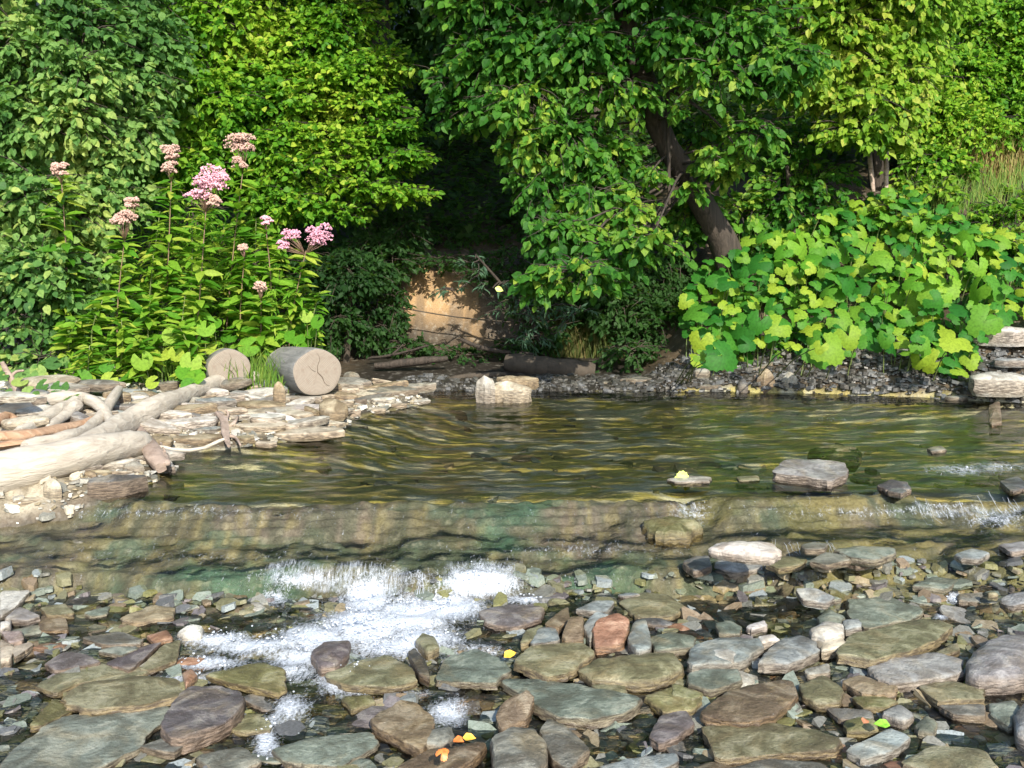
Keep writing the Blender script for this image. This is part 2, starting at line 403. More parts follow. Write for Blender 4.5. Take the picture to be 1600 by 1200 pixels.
def water_mat():
    m, n, out = mat('creek_water'); tc = n.nodes.new('ShaderNodeTexCoord'); ob = tc.outputs['Object']
    b1 = noise(n, 16, 4, mapping(n, ob, (.55, 1.3, 1)), .6, .5); b2 = noise(n, 60, 3, mapping(n, ob, (.6, 1.2, 1)), .6)
    bb = nd(n, 'ShaderNodeMath', operation='MULTIPLY_ADD'); n.links.new(b2.outputs[0], bb.inputs[0]); bb.inputs[1].default_value = .3; n.links.new(b1.outputs[0], bb.inputs[2])
    nr = bump(n, bb.outputs[0], .5, .010)
    fr = nd(n, 'ShaderNodeFresnel', i_IOR=1.30); n.links.new(nr, fr.inputs['Normal'])
    gl = nd(n, 'ShaderNodeBsdfGlossy', i_Roughness=.06); n.links.new(nr, gl.inputs['Normal'])
    tr = n.nodes.new('ShaderNodeBsdfTransparent'); tr.inputs[0].default_value = (.93, .92, .82, 1)
    mx = n.nodes.new('ShaderNodeMixShader'); n.links.new(fr.outputs[0], mx.inputs[0]); n.links.new(tr.outputs[0], mx.inputs[1]); n.links.new(gl.outputs[0], mx.inputs[2])
    fo = nd(n, 'ShaderNodeAttribute', attribute_name='foam')
    f1 = noise(n, 34, 8, mapping(n, ob, (1.3, .6, .6)), .72, 1.2); f2 = noise(n, 140, 4, ob, .6)
    sub = nd(n, 'ShaderNodeMath', operation='MULTIPLY_ADD'); n.links.new(f2.outputs[0], sub.inputs[0]); sub.inputs[1].default_value = .6; n.links.new(f1.outputs[0], sub.inputs[2])
    fi = nd(n, 'ShaderNodeAttribute', attribute_name='film'); sk = noise(n, 1, 4, mapping(n, ob, (110, 26, 20)), .75, 1.5)
    sm_ = nd(n, 'ShaderNodeMath', operation='MULTIPLY'); n.links.new(ramp(n, [(.56, 0), (.76, .50)], sk.outputs[0]).outputs[0], sm_.inputs[0]); n.links.new(fi.outputs['Fac'], sm_.inputs[1])  # white streaks stand for glints on the water film, painted as colour
    fs = nd(n, 'ShaderNodeMath', operation='ADD'); n.links.new(sm_.outputs[0], fs.inputs[0]); n.links.new(fo.outputs['Fac'], fs.inputs[1])
    ad = nd(n, 'ShaderNodeMath', operation='MULTIPLY_ADD'); n.links.new(fs.outputs[0], ad.inputs[0]); ad.inputs[1].default_value = .78; n.links.new(sub.outputs[0], ad.inputs[2])
    k = ramp(n, [(0.98, 0), (1.0, .0)], ad.outputs[0])
    mr = nd(n, 'ShaderNodeMapRange'); n.links.new(ad.outputs[0], mr.inputs[0]); mr.inputs[1].default_value = .98; mr.inputs[2].default_value = 1.38
    wh = nd(n, 'ShaderNodeBsdfPrincipled', i_Roughness=.5); wh.inputs['Base Color'].default_value = (.58, .63, .70, 1)
    n.links.new(bump(n, sub.outputs[0], .7, .02), wh.inputs['Normal'])
    mx2 = n.nodes.new('ShaderNodeMixShader'); n.links.new(mr.outputs[0], mx2.inputs[0]); n.links.new(mx.outputs[0], mx2.inputs[1]); n.links.new(wh.outputs[0], mx2.inputs[2])
    n.links.new(mx2.outputs[0], out.inputs[0]); return m
tag(mk('water', V, grid_faces(len(wx), len(wy)), water_mat(), attrs={'foam': ('POINT', 'FLOAT', D.ravel()), 'film': ('POINT', 'FLOAT', film.ravel())}), kind='structure')

def ico():
    p = (1+5**.5)/2
    v = np.array([(-1,p,0),(1,p,0),(-1,-p,0),(1,-p,0),(0,-1,p),(0,1,p),(0,-1,-p),(0,1,-p),(p,0,-1),(p,0,1),(-p,0,-1),(-p,0,1)], float)
    v /= np.linalg.norm(v[0])
    f = np.array([(0,11,5),(0,5,1),(0,1,7),(0,7,10),(0,10,11),(1,5,9),(5,11,4),(11,10,2),(10,7,6),(7,1,8),(3,9,4),(3,4,2),(3,2,6),(3,6,8),(3,8,9),(4,9,5),(2,4,11),(6,2,10),(8,6,7),(9,8,1)])
    return v, f
ICV, ICF = ico()
def blobs(Cn, S, R=None, jit=.0):
    """Many small lumps in one mesh: centres (n,3), scales (n,3)."""
    n = len(Cn); v = ICV[None]*(1+jit*(rng.random((n, 12, 1))-.5)) * S[:, None, :]
    if R is not None:
        cs, sn = np.cos(R)[:, None], np.sin(R)[:, None]
        v = np.stack([v[..., 0]*cs - v[..., 1]*sn, v[..., 0]*sn + v[..., 1]*cs, v[..., 2]], -1)
    v = v + Cn[:, None, :]
    f = ICF[None] + (np.arange(n)*12)[:, None, None]
    return v.reshape(-1, 3), f.reshape(-1, 3)
# white churned water: thousands of small froth lumps and drops, plus the strands of the two falls
m, n, out = mat('white_froth'); p = nd(n, 'ShaderNodeBsdfPrincipled', i_Roughness=.35); p.inputs['Base Color'].default_value = (.58, .63, .70, 1)
p.inputs['Subsurface Weight'].default_value = 0; tr = n.nodes.new('ShaderNodeBsdfTransparent'); mx = n.nodes.new('ShaderNodeMixShader'); mx.inputs[0].default_value = .5
n.links.new(tr.outputs[0], mx.inputs[1]); n.links.new(p.outputs[0], mx.inputs[2]); n.links.new(mx.outputs[0], out.inputs[0]); M_froth = m
N = 90000; xs = rng.uniform(-1.9, 2.8, N); ys = rng.uniform(2.5, 5.2, N); l = level(xs, ys); D = foam_density(xs, ys, l)
D2 = D*sm(.38, .62, fbm(xs*16, ys*16, 4, 97)+.12*D)
keep = rng.random(N) < (np.clip(D2-.25, 0, 1)**1.2)*1.0
xs, ys, l, D = xs[keep], ys[keep], l[keep], D[keep]
hgt = rng.exponential(.012, len(xs))*(D > .6) + .035*D*fbm(xs*9, ys*9, 3, 98)
far_ = rng.random(len(xs)) < .06; hgt = hgt + far_*rng.exponential(.03, len(xs))
sz = np.where(far_, rng.uniform(.001, .002, len(xs)), rng.uniform(.0018, .0052, len(xs)))
v1, f1 = blobs(np.stack([xs, ys, l+hgt], 1), np.stack([sz*rng.uniform(.8, 1.6, len(xs)), sz*rng.uniform(.8, 1.5, len(xs)), sz*rng.uniform(.6, 1.2, len(xs))], 1), rng.random(len(xs))*6, .5)
tag(mk('white_froth', v1, f1, M_froth), 'white frothing water churning below the little waterfall', kind='stuff')
V = []; F = []
for (x0, x1, y0, y1, n_, th) in ((697,812,884,945,10,.0014),(545,620,900,950,8,.0016),(655,662,905,945,4,.003),(1432,1600,784,802,14,.0018),(505,590,1050,1078,45,.0028),(1180,1300,850,866,16,.0018)):
    for i in range(n_):
        a = rng.uniform(x0, x1); 
        q = G(a, y0+rng.uniform(-3, 8), .15)
        for _ in range(6): q = G(a, y0+4, .5*q[2]+.5*float(level(q[0], q[1])))
        L_ = (y1-y0)/FPX*q[1]*rng.uniform(.5, 1.05)
        k = 8; yy = q[1] + .02 - np.linspace(.0, .16, k)*rng.uniform(.4, 1); xx = q[0] + np.cumsum(rng.normal(0, .004, k)); zz = level(xx, yy) + .007 + rng.normal(0, .003, k); th_ = th*rng.uniform(.25, .6)
        t_, f_ = tube(np.stack([xx, yy, zz], 1), th_*rng.uniform(.3, 1.4, k), 5, .4); V.append((t_, f_))
v_, f_ = join(V); tag(mk('falling_water', v_, f_, M_froth), 'thin white strands of water falling over the rock ledge', kind='stuff')

def veil(x0, x1, y0, seed, w_=.13):
    a_, b_ = G(x0, y0, .15), G(x1, y0, .15)
    for _ in range(8): a_ = G(x0, y0, .5*a_[2]+.5*float(level(a_[0], a_[1]))); b_ = G(x1, y0, .5*b_[2]+.5*float(level(b_[0], b_[1])))
    nx, ny = int((b_[0]-a_[0])/.006), 30; X_ = np.linspace(a_[0], b_[0], nx)[None]+np.zeros((ny, 1)); yb = np.linspace(a_[1], b_[1], nx)[None]
    Y_ = yb+.05 + .02*(fbm(X_*9, X_*0, 2, seed)-.5) - np.linspace(0, w_, ny)[:, None]; Z_ = level(X_, Y_)+.012+.012*(fbm(X_*70, Y_*14, 3, seed)-.4)
    e = np.minimum(1, np.minimum(np.arange(nx), nx-1-np.arange(nx))[None]/6.)*np.minimum(1, np.minimum(np.arange(ny), ny-1-np.arange(ny))[:, None]/7.)
    return np.stack([X_, Y_, Z_], -1).reshape(-1, 3), grid_faces(nx, ny), e.ravel()
m, n, out = mat('veil_of_water'); tc = n.nodes.new('ShaderNodeTexCoord'); nz = noise(n, 1, 5, mapping(n, tc.outputs['Object'], (70, 16, 9)), .78, 1.6)
ed = nd(n, 'ShaderNodeAttribute', attribute_name='edge'); mu = nd(n, 'ShaderNodeMath', operation='MULTIPLY'); n.links.new(ramp(n, [(.44, 0), (.80, .75)], nz.outputs[0]).outputs[0], mu.inputs[0]); n.links.new(ed.outputs['Fac'], mu.inputs[1])
p = nd(n, 'ShaderNodeBsdfPrincipled', i_Roughness=.3); p.inputs['Base Color'].default_value = (.52, .57, .64, 1); tr = n.nodes.new('ShaderNodeBsdfTransparent'); mx = n.nodes.new('ShaderNodeMixShader')
n.links.new(mu.outputs[0], mx.inputs[0]); n.links.new(tr.outputs[0], mx.inputs[1]); n.links.new(p.outputs[0], mx.inputs[2]); n.links.new(mx.outputs[0], out.inputs[0])
for (x0, x1, y0, sd, w_) in ((412, 560, 898, 1, .10), (690, 818, 893, 2, .15), (545, 640, 912, 3, .12), (1430, 1620, 795, 4, .06), (520, 600, 1058, 5, .06)):
    v_, f_, e_ = veil(x0, x1, y0, sd, w_)
    tag(mk('veil_of_water', v_, f_, m, attrs={'edge': ('POINT', 'FLOAT', e_)}), 'thin white veil of water sliding over the ledge', kind='stuff')
# ------------------------------------------------------------------ stones
SC = dict(teal=(.18,.215,.18), olive=(.18,.175,.10), brown=(.17,.13,.085), purple=(.145,.13,.135), grey=(.18,.182,.16), pale=(.36,.35,.31),
          white=(.56,.55,.51), bright=(.78,.76,.68), rust=(.27,.15,.095), blue=(.24,.275,.28), lav=(.27,.275,.275), tan=(.27,.225,.145), dark=(.06,.06,.055), shore_dark=(.028,.025,.02), cream=(.46,.41,.32), slate=(.11,.115,.12), pink=(.34,.27,.25), moss=(.17,.17,.07))
NAMEC = dict(teal='grey-green', olive='olive', brown='brown', purple='purple-brown', grey='grey', pale='pale grey', white='white', bright='white', rust='rusty', blue='blue-grey', lav='lavender grey', tan='tan', dark='near-black', shore_dark='blackish brown', cream='cream', slate='dark slate', pink='pinkish', moss='mossy green')
def resample(poly, N):
    poly = np.asarray(poly, float); n = len(poly)
    P_ = []
    for i in range(n):   # a light corner cut keeps flat sides and blunts the corners
        a, b, c_ = poly[i-1], poly[i], poly[(i+1) % n]
        P_ += [b+(a-b)*.09, b+(c_-b)*.09]
    P_ = np.array(P_); Q = np.vstack([P_, P_[:1]]); L_ = np.concatenate([[0], np.cumsum(np.linalg.norm(np.diff(Q, axis=0), axis=1))])
    t = np.linspace(0, L_[-1], N, endpoint=False)
    return np.stack([np.interp(t, L_, Q[:, k]) for k in range(2)], 1)
def stone_geo(out2, ztop, th, dome, r, rough=1.0, N=34):
    """out2: outline in local xy; ztop(x,y): top plane."""
    o = resample(out2, N); cen = o.mean(0); R = np.sqrt(np.abs(np.ptp(o[:, 0])*np.ptp(o[:, 1])))/2
    ang = np.arctan2(*(o-cen).T[::-1]); sd = int(r.integers(1e6))
    jag = 1 + .10*rough*(fbm(np.cos(ang)*3.5, np.sin(ang)*3.5+9, 4, sd)-.5)*2 + .03*rough*(1-dome)*(r.random(N)-.5)
    o = cen + (o-cen)*jag[:, None]
    bev = min(.006+.10*dome, .35*R)
    strat = r.random(N)*.5+.25
    rings = []
    spec = [(.90-.1*dome, -1.0, 0), (.985+.03*r.random()-.06*dome, -.72, 1), (1.0, -.40, 1), (1.0-.01*dome, -.06-.16*dome, 1), (max(.80, 1-.004/R-.10*dome), 0, 0), (.72, 0, 0), (.42, 0, 0), (.16, 0, 0)]
    V = []; rim = []
    for k, (s_, dz, isr) in enumerate(spec):
        q = cen + (o-cen)*s_
        if k in (1, 2): q = cen + (q-cen)*(1 + (.09*rough*(r.random(N)-.5))[:, None]*(1-dome))
        z = ztop(q[:, 0], q[:, 1]) + th*dz
        rr = np.linalg.norm((q-cen)/R, axis=1)
        if dz == 0: z = z + dome*th*.9*np.clip(1-s_**2*1.0, 0, 1) + .10*th*rough*(fbm(q[:, 0]*14, q[:, 1]*14, 3, sd)-.5)*2.5 + (.012*rough*R)*(fbm(q[:, 0]*5/R*.3, q[:, 1]*5/R*.3, 2, sd+5)-.5)
        V.append(np.column_stack([q, z])); rim += [isr*(1.0 if k < 3 else .75)]*N
    V.append(np.array([[cen[0], cen[1], V[-1][:, 2].mean()]])); rim.append(0)
    V.append(np.array([[cen[0], cen[1], V[0][:, 2].mean()]])); rim.append(0)
    V = np.vstack(V); F = []; K = len(spec)
    for k in range(K-1):
        for j in range(N):
            F.append((k*N+j, k*N+(j+1) % N, (k+1)*N+(j+1) % N, (k+1)*N+j))
    for j in range(N):
        F.append(((K-1)*N+j, (K-1)*N+(j+1) % N, K*N)); F.append(((j+1) % N, j, K*N+1))
    return V, F, np.array(rim)
def make_stone(name, out_world, zfun, th, colr, label, r, dome=0., rough=1., N=34, mat_=None, group=None, cat='stone', jit=.12):
    out_world = np.asarray(out_world, float); cen = out_world.mean(0)
    zc = float(zfun(cen[0], cen[1]))
    if sum(out_world[i-1][0]*out_world[i][1]-out_world[i][0]*out_world[i-1][1] for i in range(len(out_world))) < 0: out_world = out_world[::-1]
    V, F, rim = stone_geo(out_world-cen, lambda x, y: zfun(x+cen[0], y+cen[1])-zc, th, dome, r, rough, N)
    o = mk(name, V, F, mat_ or M_wet, attrs={'rim': ('POINT', 'FLOAT', rim*(1-.5*dome))}, sharp=42)
    o.location = (cen[0], cen[1], zc)
    b = np.array(SC[colr])*(1+.4*jit*(r.random(3)-.5))*(1+3*jit*(r.random()-.5)); o.color = (*b, 1)
    tag(o, label, cat, group); return o
HERO = []   # (centre px, world xy, radius, ref phrase, poly px)
def inpoly(px, py, poly):
    c_ = False; n_ = len(poly)
    for i in range(n_):
        (x1, y1), (x2, y2) = poly[i-1], poly[i]
        if (y1 > py) != (y2 > py) and px < (x2-x1)*(py-y1)/(y2-y1)+x1: c_ = not c_
    return c_
# px outline of the top face | colour | thickness cm | height of the top above the water cm | roundness | tilt (dz/dx, dz/dy) | label | short reference
FG = '''
0,922 48,921 27,945 0,965|white|3|7|.1|.1,.1|bright white slab with a pointed tip, topmost of the dry stones at the edge|the bright white pointed slab
5,967 30,946 64,962 42,969|lav|2|6|.1|0,.1|small lavender grey slab just under the bright white pointed slab|the small lavender slab
0,972 18,968 16,978 0,984|white|3|5|.2|0,0|small bright white chip between the lavender slab and the pinkish slab|the small bright white chip
0,986 34,985 38,999 15,1005|pink|2|5|.1|0,0|pinkish flat slab lying above the warm cream block|the pinkish flat slab
0,996 24,1008 17,1030 0,1037|cream|4|6|.2|0,0|warm cream block at the very edge beside the dark gravel|the warm cream edge block
18,1010 48,1002 53,1006 22,1028|cream|1.5|6|0|.1,0|thin cream sliver of stone leaning on the warm cream block|the thin cream sliver
61,948 101,942 118,958 74,961|olive|2|4|.1|0,0|olive slab just beyond the lavender slab in shallow water|the outer olive slab
130,957 172,946 168,959 145,963|teal|1.5|3|.1|0,0|thin grey-green disc in the shallows under the rock face|the thin grey-green disc
186,965 236,945 273,948 271,965 203,973|tan|2.5|4|.1|0,.05|tan slab with a bright tip below the rock face and above the thin stick|the tan slab with the bright tip
62,962 100,955 110,985 60,984|brown|2|2|.1|0,0|wet brown slab half under water beside the olive slab|the wet brown slab
125,996 189,985 223,999 220,1006 162,1007|grey|1.5|4|0|0,0|long thin grey slab with a dark shadow under its edge|the long thin grey slab
275,989 300,976 318,980 316,993 285,996|white|3|4|.8|0,0|smooth white shell-shaped stone at the end of the thin stick|the white shell-shaped stone
228,992 262,984 272,998 240,1004|rust|2|3|.3|0,0|small amber-brown stone beside the white shell-shaped stone|the small amber stone
150,1016 199,1005 219,1012 189,1024|teal|1.5|3|.1|0,0|small grey-green leaf-shaped slab above the two purple slabs|the leaf-shaped slab
68,1037 101,1016 135,1021 159,1034 88,1047|purple|2|4|.2|0,0|purple slab with a rounded back near the edge gravel|the round-backed purple slab
162,1037 216,1012 256,1000 205,1046|purple|1.5|3|0|.1,0|flat purple slab pointing up towards the white shell-shaped stone|the flat pointed purple slab
216,1046 256,1006 283,998 277,1030 238,1046|olive|1.5|4|0|0,.1|upright triangular olive-grey slab beside the white riffle|the triangular olive slab
57,1068 112,1040 165,1036 245,1044 216,1058 125,1066 85,1084|olive|2|3|.1|0,0|wide olive slab lying behind the larger olive slab with rusty rim|the rear olive slab
98,1090 125,1066 216,1055 283,1058 290,1084 236,1098 152,1108 108,1100|olive|2.5|6|.05|0,0|large olive slab with a rust-coloured front rim lying on the big teal slab|the large rust-rimmed olive slab
0,1190 78,1124 145,1112 277,1102 240,1141 216,1168 160,1196 90,1225 0,1232|teal|3|4|.05|0,0|huge smooth grey-green slab filling the bottom corner|the huge grey-green corner slab
250,1126 280,1083 304,1070 375,1075 383,1094 364,1122 290,1151 262,1151|purple|7|10|.05|0,0|thick purple block with layered rusty sides beside the huge grey-green slab|the thick purple block
44,1134 84,1090 101,1100 115,1110 67,1132|moss|2|4|0|-.1,0|mossy olive slab tucked between the edge gravel and the rust-rimmed slab|the tucked mossy slab
317,1053 405,1034 445,1044 446,1075 435,1084 388,1073|moss|2|5|.05|0,0|yellow-olive slab partly under the white riffle water|the yellow-olive slab
285,1050 300,1042 309,1054 290,1074|rust|3|6|.4|0,0|small brown upright stone between the rust-rimmed slab and the yellow-olive slab|the small upright brown stone
216,1166 256,1151 296,1158 270,1176|grey|2|5|.1|0,0|grey wedge in front of the thick purple block|the grey wedge
484,1020 508,1001 548,1000 545,1020 525,1040 500,1044|purple|5|8|.3|0,0|lumpy dark purple rock standing in the white water|the lumpy purple rock
505,1055 560,1032 610,1022 645,1045 654,1062 610,1074 545,1070|olive|3|6|.1|0,0|olive-brown slab with a broken dark front edge below the white water|the broken-edged olive slab
648,1000 660,990 680,994 688,1010 668,1020|olive|5|7|.3|0,0|square olive stone at the edge of the white water|the square olive stone
636,1018 648,1010 668,1038 672,1060 655,1052|dark|3|7|0|0,0|dark layered wedge standing under the square olive stone|the dark layered wedge
425,1170 480,1152 574,1142 598,1158 560,1182 530,1198 440,1190|teal|2.5|4|.05|0,0|grey-green slab with a pointed end washed by the small riffle|the washed grey-green slab
531,1090 580,1085 588,1098 550,1109|moss|3|3|.4|0,0|small yellow-green rounded stone above the dark brown square slab|the yellow-green rounded stone
577,1124 624,1092 651,1096 678,1122 678,1144 660,1172 631,1158 590,1137|brown|4|8|.05|0,.05|dark brown square slab with cracked layers standing clear of the water|the dark brown square slab
611,1202 665,1171 753,1157 766,1161 740,1186 699,1212 620,1224|brown|4|8|.05|0,0|brown pointed slab with orange leaves lying on it|the slab with orange leaves
660,1160 672,1140 705,1132 712,1152 690,1166|grey|3|7|.3|0,0|small grey stone behind the orange leaf|the small grey stone by the orange leaf
766,1150 800,1136 836,1138 855,1156 856,1185 834,1215 770,1215|grey|7|10|.4|0,0|big rounded grey boulder standing at the bottom beside the leaf-strewn slab|the big rounded grey boulder
840,1140 857,1121 884,1132 924,1170 890,1200 862,1185|grey|4|8|.15|0,0|smooth grey slab leaning against the big rounded grey boulder|the smooth leaning grey slab
773,1118 786,1094 824,1075 834,1088 826,1120 784,1141|brown|5|10|.1|0,.5|tilted brown stone propped up above the rounded grey boulder|the tilted brown stone
783,1062 834,1060 930,1073 1002,1088 989,1108 935,1125 872,1120 834,1098|teal|4|7|.05|0,0|long grey-green slab with a dark hollow under its front edge|the long grey-green slab
800,1033 834,1006 911,1001 930,1018 890,1052 854,1057|olive|3|7|.05|0,0|olive-grey slab with a yellow leaf at its tip|the olive slab with the yellow leaf
905,1045 930,1030 1010,1018 1058,1019 1070,1044 1040,1058 1003,1066 928,1062|olive|6|7|.3|0,0|thick rounded olive slab with an amber flank|the thick amber-flanked slab
679,1060 699,1024 746,1014 790,1030 800,1046 773,1066 699,1064|teal|2.5|5|.05|0,0|pale grey-green slab next to the white water|the pale grey-green slab
924,982 935,965 965,955 986,966 974,1006 930,1013|rust|6|12|.1|0,.5|upright terracotta-coloured block standing among grey stones|the terracotta block
911,976 930,956 955,960 932,980 922,1002|blue|5|11|.3|0,.3|blue-grey stone pressed against the terracotta block|the blue-grey stone by the terracotta block
878,990 888,964 913,960 911,1000 884,1001|brown|5|10|.2|0,.4|upright brown stone one step from the terracotta block|the upright brown stone
850,974 888,946 890,968 872,980|brown|3|7|.1|0,0|dark brown wedge behind the upright brown stone|the dark brown wedge
827,1006 842,980 868,980 876,1000|blue|3|6|.1|0,0|triangular blue-grey stone before the olive slab with the yellow leaf|the triangular blue-grey stone
979,1002 989,972 1010,965 1020,1010 995,1018|blue|5|8|.2|0,0|blue-grey block just beyond the terracotta block|the far blue-grey block
1013,995 1050,985 1087,994 1085,1010 1024,1017|teal|4|6|.2|0,0|rounded grey-green stone above the thick amber-flanked slab|the rounded grey-green stone
965,940 1003,924 1043,928 1072,946 1055,962 995,964|olive|3|4|.5|0,0|low brownish mound of rock glistening under thin water|the glistening brown mound
898,952 928,938 962,938 948,957|blue|2|5|.1|0,0|thin blue-grey slab above the terracotta block|the thin blue-grey slab
746,955 800,942 850,948 842,968 800,980 760,974|purple|3|4|.2|0,0|purple-grey slab at the foot of the wide fall|the purple slab at the fall
820,984 850,975 840,998 812,1005|olive|3|5|.1|0,0|olive stone under the purple slab at the fall|the olive stone by the fall
922,1070 940,1066 978,1070 979,1081 955,1088|olive|2.5|5|.3|0,0|small olive stone tucked under the thick amber-flanked slab|the tucked olive stone
1002,1088 1060,1070 1102,1085 1085,1108 1040,1112|moss|3|4|.2|0,0|mossy olive stone beside the big brown slab|the mossy stone by the big brown slab
935,1197 980,1185 1058,1175 1064,1187 1030,1204 960,1216|blue|2|6|.05|0,0|very pale blue slab at the bottom edge beside the grey boulder|the very pale blue slab
1012,1152 1030,1117 1070,1106 1088,1128 1060,1150 1030,1162|purple|3|6|.2|0,0|purple-grey stone between the long grey-green slab and the big olive-grey slab|the mid purple stone
1090,1114 1138,1077 1222,1059 1242,1062 1248,1085 1212,1116 1175,1127 1144,1126|brown|3.5|9|.05|0,0|big brown slab with a tan rim lying over the big olive-grey slab|the big brown slab
1094,1132 1195,1126 1276,1140 1311,1153 1305,1170 1229,1176 1121,1186|olive|3.5|6|.05|0,0|big olive-grey slab with a straight pale front rim|the big olive-grey slab
1303,1022 1330,990 1448,964 1490,977 1464,999 1418,1017 1364,1031|olive|4|8|.03|0,0|large flat olive slab reaching up towards the foam at the rear|the large flat olive slab
1505,1035 1532,1006 1586,988 1635,993 1650,1040 1600,1058 1535,1062 1510,1055|lav|8|11|.45|0,0|large smooth pale boulder at the edge|the large smooth pale boulder
1355,1045 1391,1026 1465,1018 1507,1030 1504,1050 1465,1061 1398,1067 1368,1058|lav|4|7|.2|0,0|lavender grey slab with a bright patch beside the smooth pale boulder|the bright-patched lavender slab
1178,1037 1212,1002 1249,991 1278,1001 1281,1018 1249,1030 1229,1037|blue|4|7|.2|0,0|blue-grey pointed stone below the small white pair|the pointed blue-grey stone
1263,983 1290,971 1318,976 1320,990 1290,998 1270,992|white|4|10|.5|0,0|small bright white stone resting on top of another|the upper small white stone
1273,1000 1290,992 1315,995 1328,1009 1285,1018|cream|3|7|.3|0,0|small creamy stone with an orange underside under the white stone|the small creamy stone
1074,1030 1080,1008 1128,995 1188,998 1194,1010 1163,1034 1082,1040|blue|4|7|.25|0,0|blue-grey stone with a white patch behind the oval grey-green stone|the white-patched blue stone
1112,1014 1140,1010 1152,1022 1145,1034 1115,1026|white|2.5|8.5|.3|0,0|white chip lying on the white-patched blue stone|the white chip
1323,937 1381,930 1447,951 1431,966 1354,980 1325,960|teal|4|6|.1|0,0|large grey-green slab at the rear under the amber shallows|the rear grey-green slab
1276,963 1296,951 1322,964 1312,976 1282,976|teal|3|5|.4|0,0|small round grey-green stone beside the rear grey-green slab|the small round rear stone
1316,968 1345,966 1350,978 1320,984|blue|3|6|.3|0,0|small blue-grey stone in front of the rear grey-green slab|the small blue stone at the rear
1249,1068 1290,1053 1320,1079 1312,1097 1276,1099 1255,1087|olive|3|6|.3|0,0|round olive stone between the big brown slab and the lavender slab|the round olive stone
1313,1064 1343,1052 1404,1071 1400,1084 1350,1084|tan|3|6|.2|0,0|tan oval stone next to the round olive stone|the tan oval stone
1330,1088 1364,1082 1406,1095 1384,1106 1347,1105|moss|2.5|4|.2|0,0|low mossy stone in front of the tan oval stone|the low mossy stone
1435,1071 1482,1062 1541,1076 1538,1091 1462,1095|olive|3|6|.1|0,0|flat olive slab with a chipped pale front below the smooth pale boulder|the chipped olive slab
1073,1052 1100,1044 1155,1043 1160,1062 1112,1077 1078,1068|teal|3.5|6|.2|0,0|oval grey-green stone behind the big brown slab|the oval grey-green stone
1374,1115 1404,1099 1430,1116 1414,1128|lav|3|6|.3|0,0|small pale angular stone in front of the low mossy stone|the small pale angular stone
1428,1132 1448,1117 1466,1127 1460,1145 1435,1142|teal|3|5|.4|0,0|small round grey-green pebble beside the lichen-spotted stone|the round grey-green pebble
1320,1172 1391,1136 1423,1150 1400,1171 1347,1187|blue|3|6|.15|0,.05|long blue-grey wedge in front of a small green leaf|the long blue-grey wedge
1465,1101 1539,1099 1541,1118 1492,1116|grey|2.5|5|.1|0,0|flat grey slab under the chipped olive slab|the flat grey slab
1543,1098 1586,1093 1599,1110 1580,1136 1548,1116|teal|4|5|.3|0,0|dark grey-green block beside the light edge stone|the dark grey-green block
1583,1118 1605,1092 1640,1110 1630,1165 1588,1148|lav|6|9|.5|0,0|light rounded stone cut by the edge under the chipped olive slab|the light edge stone
1117,973 1140,968 1160,978 1155,990 1124,990|teal|3|5|.2|0,0|small grey-green stone behind the white-patched blue stone|the small rear grey-green stone
1165,979 1195,968 1200,978 1175,984|white|2|5|.2|0,0|small whitish chip beside the small rear grey-green stone|the rear whitish chip
1183,995 1208,991 1220,999 1190,1004|white|2.5|6|.3|0,0|small whitish oval above the pointed blue-grey stone|the whitish oval
1256,1044 1296,1036 1298,1050 1262,1054|pale|2.5|6|.2|0,0|pale little stone between the pointed blue-grey stone and the round olive stone|the pale little stone
1440,1030 1495,1003 1500,1016 1470,1024|olive|2|4|.1|0,0|olive shard between the large flat olive slab and the smooth pale boulder|the olive shard
1290,1105 1360,1108 1368,1122 1310,1124|grey|2|4|.1|0,0|thin grey slab before the round olive stone|the thin grey slab
1050,1066 1098,1084 1085,1094 1050,1086|moss|2.5|5|.1|0,0|yellow-olive slab corner beside the oval grey-green stone|the yellow-olive corner
1316,1128 1345,1118 1370,1126 1372,1140 1325,1142|moss|2.5|5|.4|0,0|lichen-spotted olive stone with a bright green leaf on it|the lichen-spotted stone
1130,1200 1200,1185 1290,1190 1300,1215 1150,1220|grey|3|4|.1|0,0|grey slab cut by the bottom edge in front of the big olive-grey slab|the bottom grey slab
1400,1190 1460,1165 1540,1172 1560,1200 1480,1215|olive|3|4|.2|0,0|olive grey stone cut by the bottom edge beside the long blue-grey wedge|the bottom olive stone
300,1180 380,1165 410,1190 350,1215|grey|3|4|.2|0,0|dull grey stone cut by the bottom edge beside the washed grey-green slab|the dull bottom stone
'''
POOL = '''
1204,737 1224,718 1262,717 1322,722 1326,738 1296,752 1270,746|lav|6|5.5|.05|0,.12|angular rock with a dark slate face and pinkish top standing in the pool|the angular pinkish pool rock
1040,748 1070,742 1112,745 1108,752 1060,753|pale|2|1.2|.3|0,0|thin pale stone with a pale green leaf on it in the pool|the thin pale stone with the leaf
1150,745 1185,742 1188,750 1155,751|olive|1|.6|.3|0,0|little olive stone barely breaking the surface near the pinkish pool rock|the little olive pool stone
1370,757 1392,749 1418,752 1424,764 1385,766|slate|3|3|.2|.1,.2|dark slate stone breaking the riffle beyond the two white stones|the dark slate riffle stone
1385,766 1400,760 1418,766 1410,771|slate|2|2|.2|0,0|second dark slate stone close in front of the first one|the second dark slate stone
1545,632 1562,626 1566,660 1546,663|brown|10|2|.2|0,0|dark rusty block standing in the water under the low pale slab|the dark rusty block
1560,752 1590,742 1610,760 1580,768|slate|2|2|.2|0,0|dark stone cut by the edge in the riffle|the dark riffle edge stone
1448,700 1470,696 1480,702 1455,705|grey|1.5|1|.3|0,0|tiny grey stone in the far riffle|the tiny riffle stone
'''
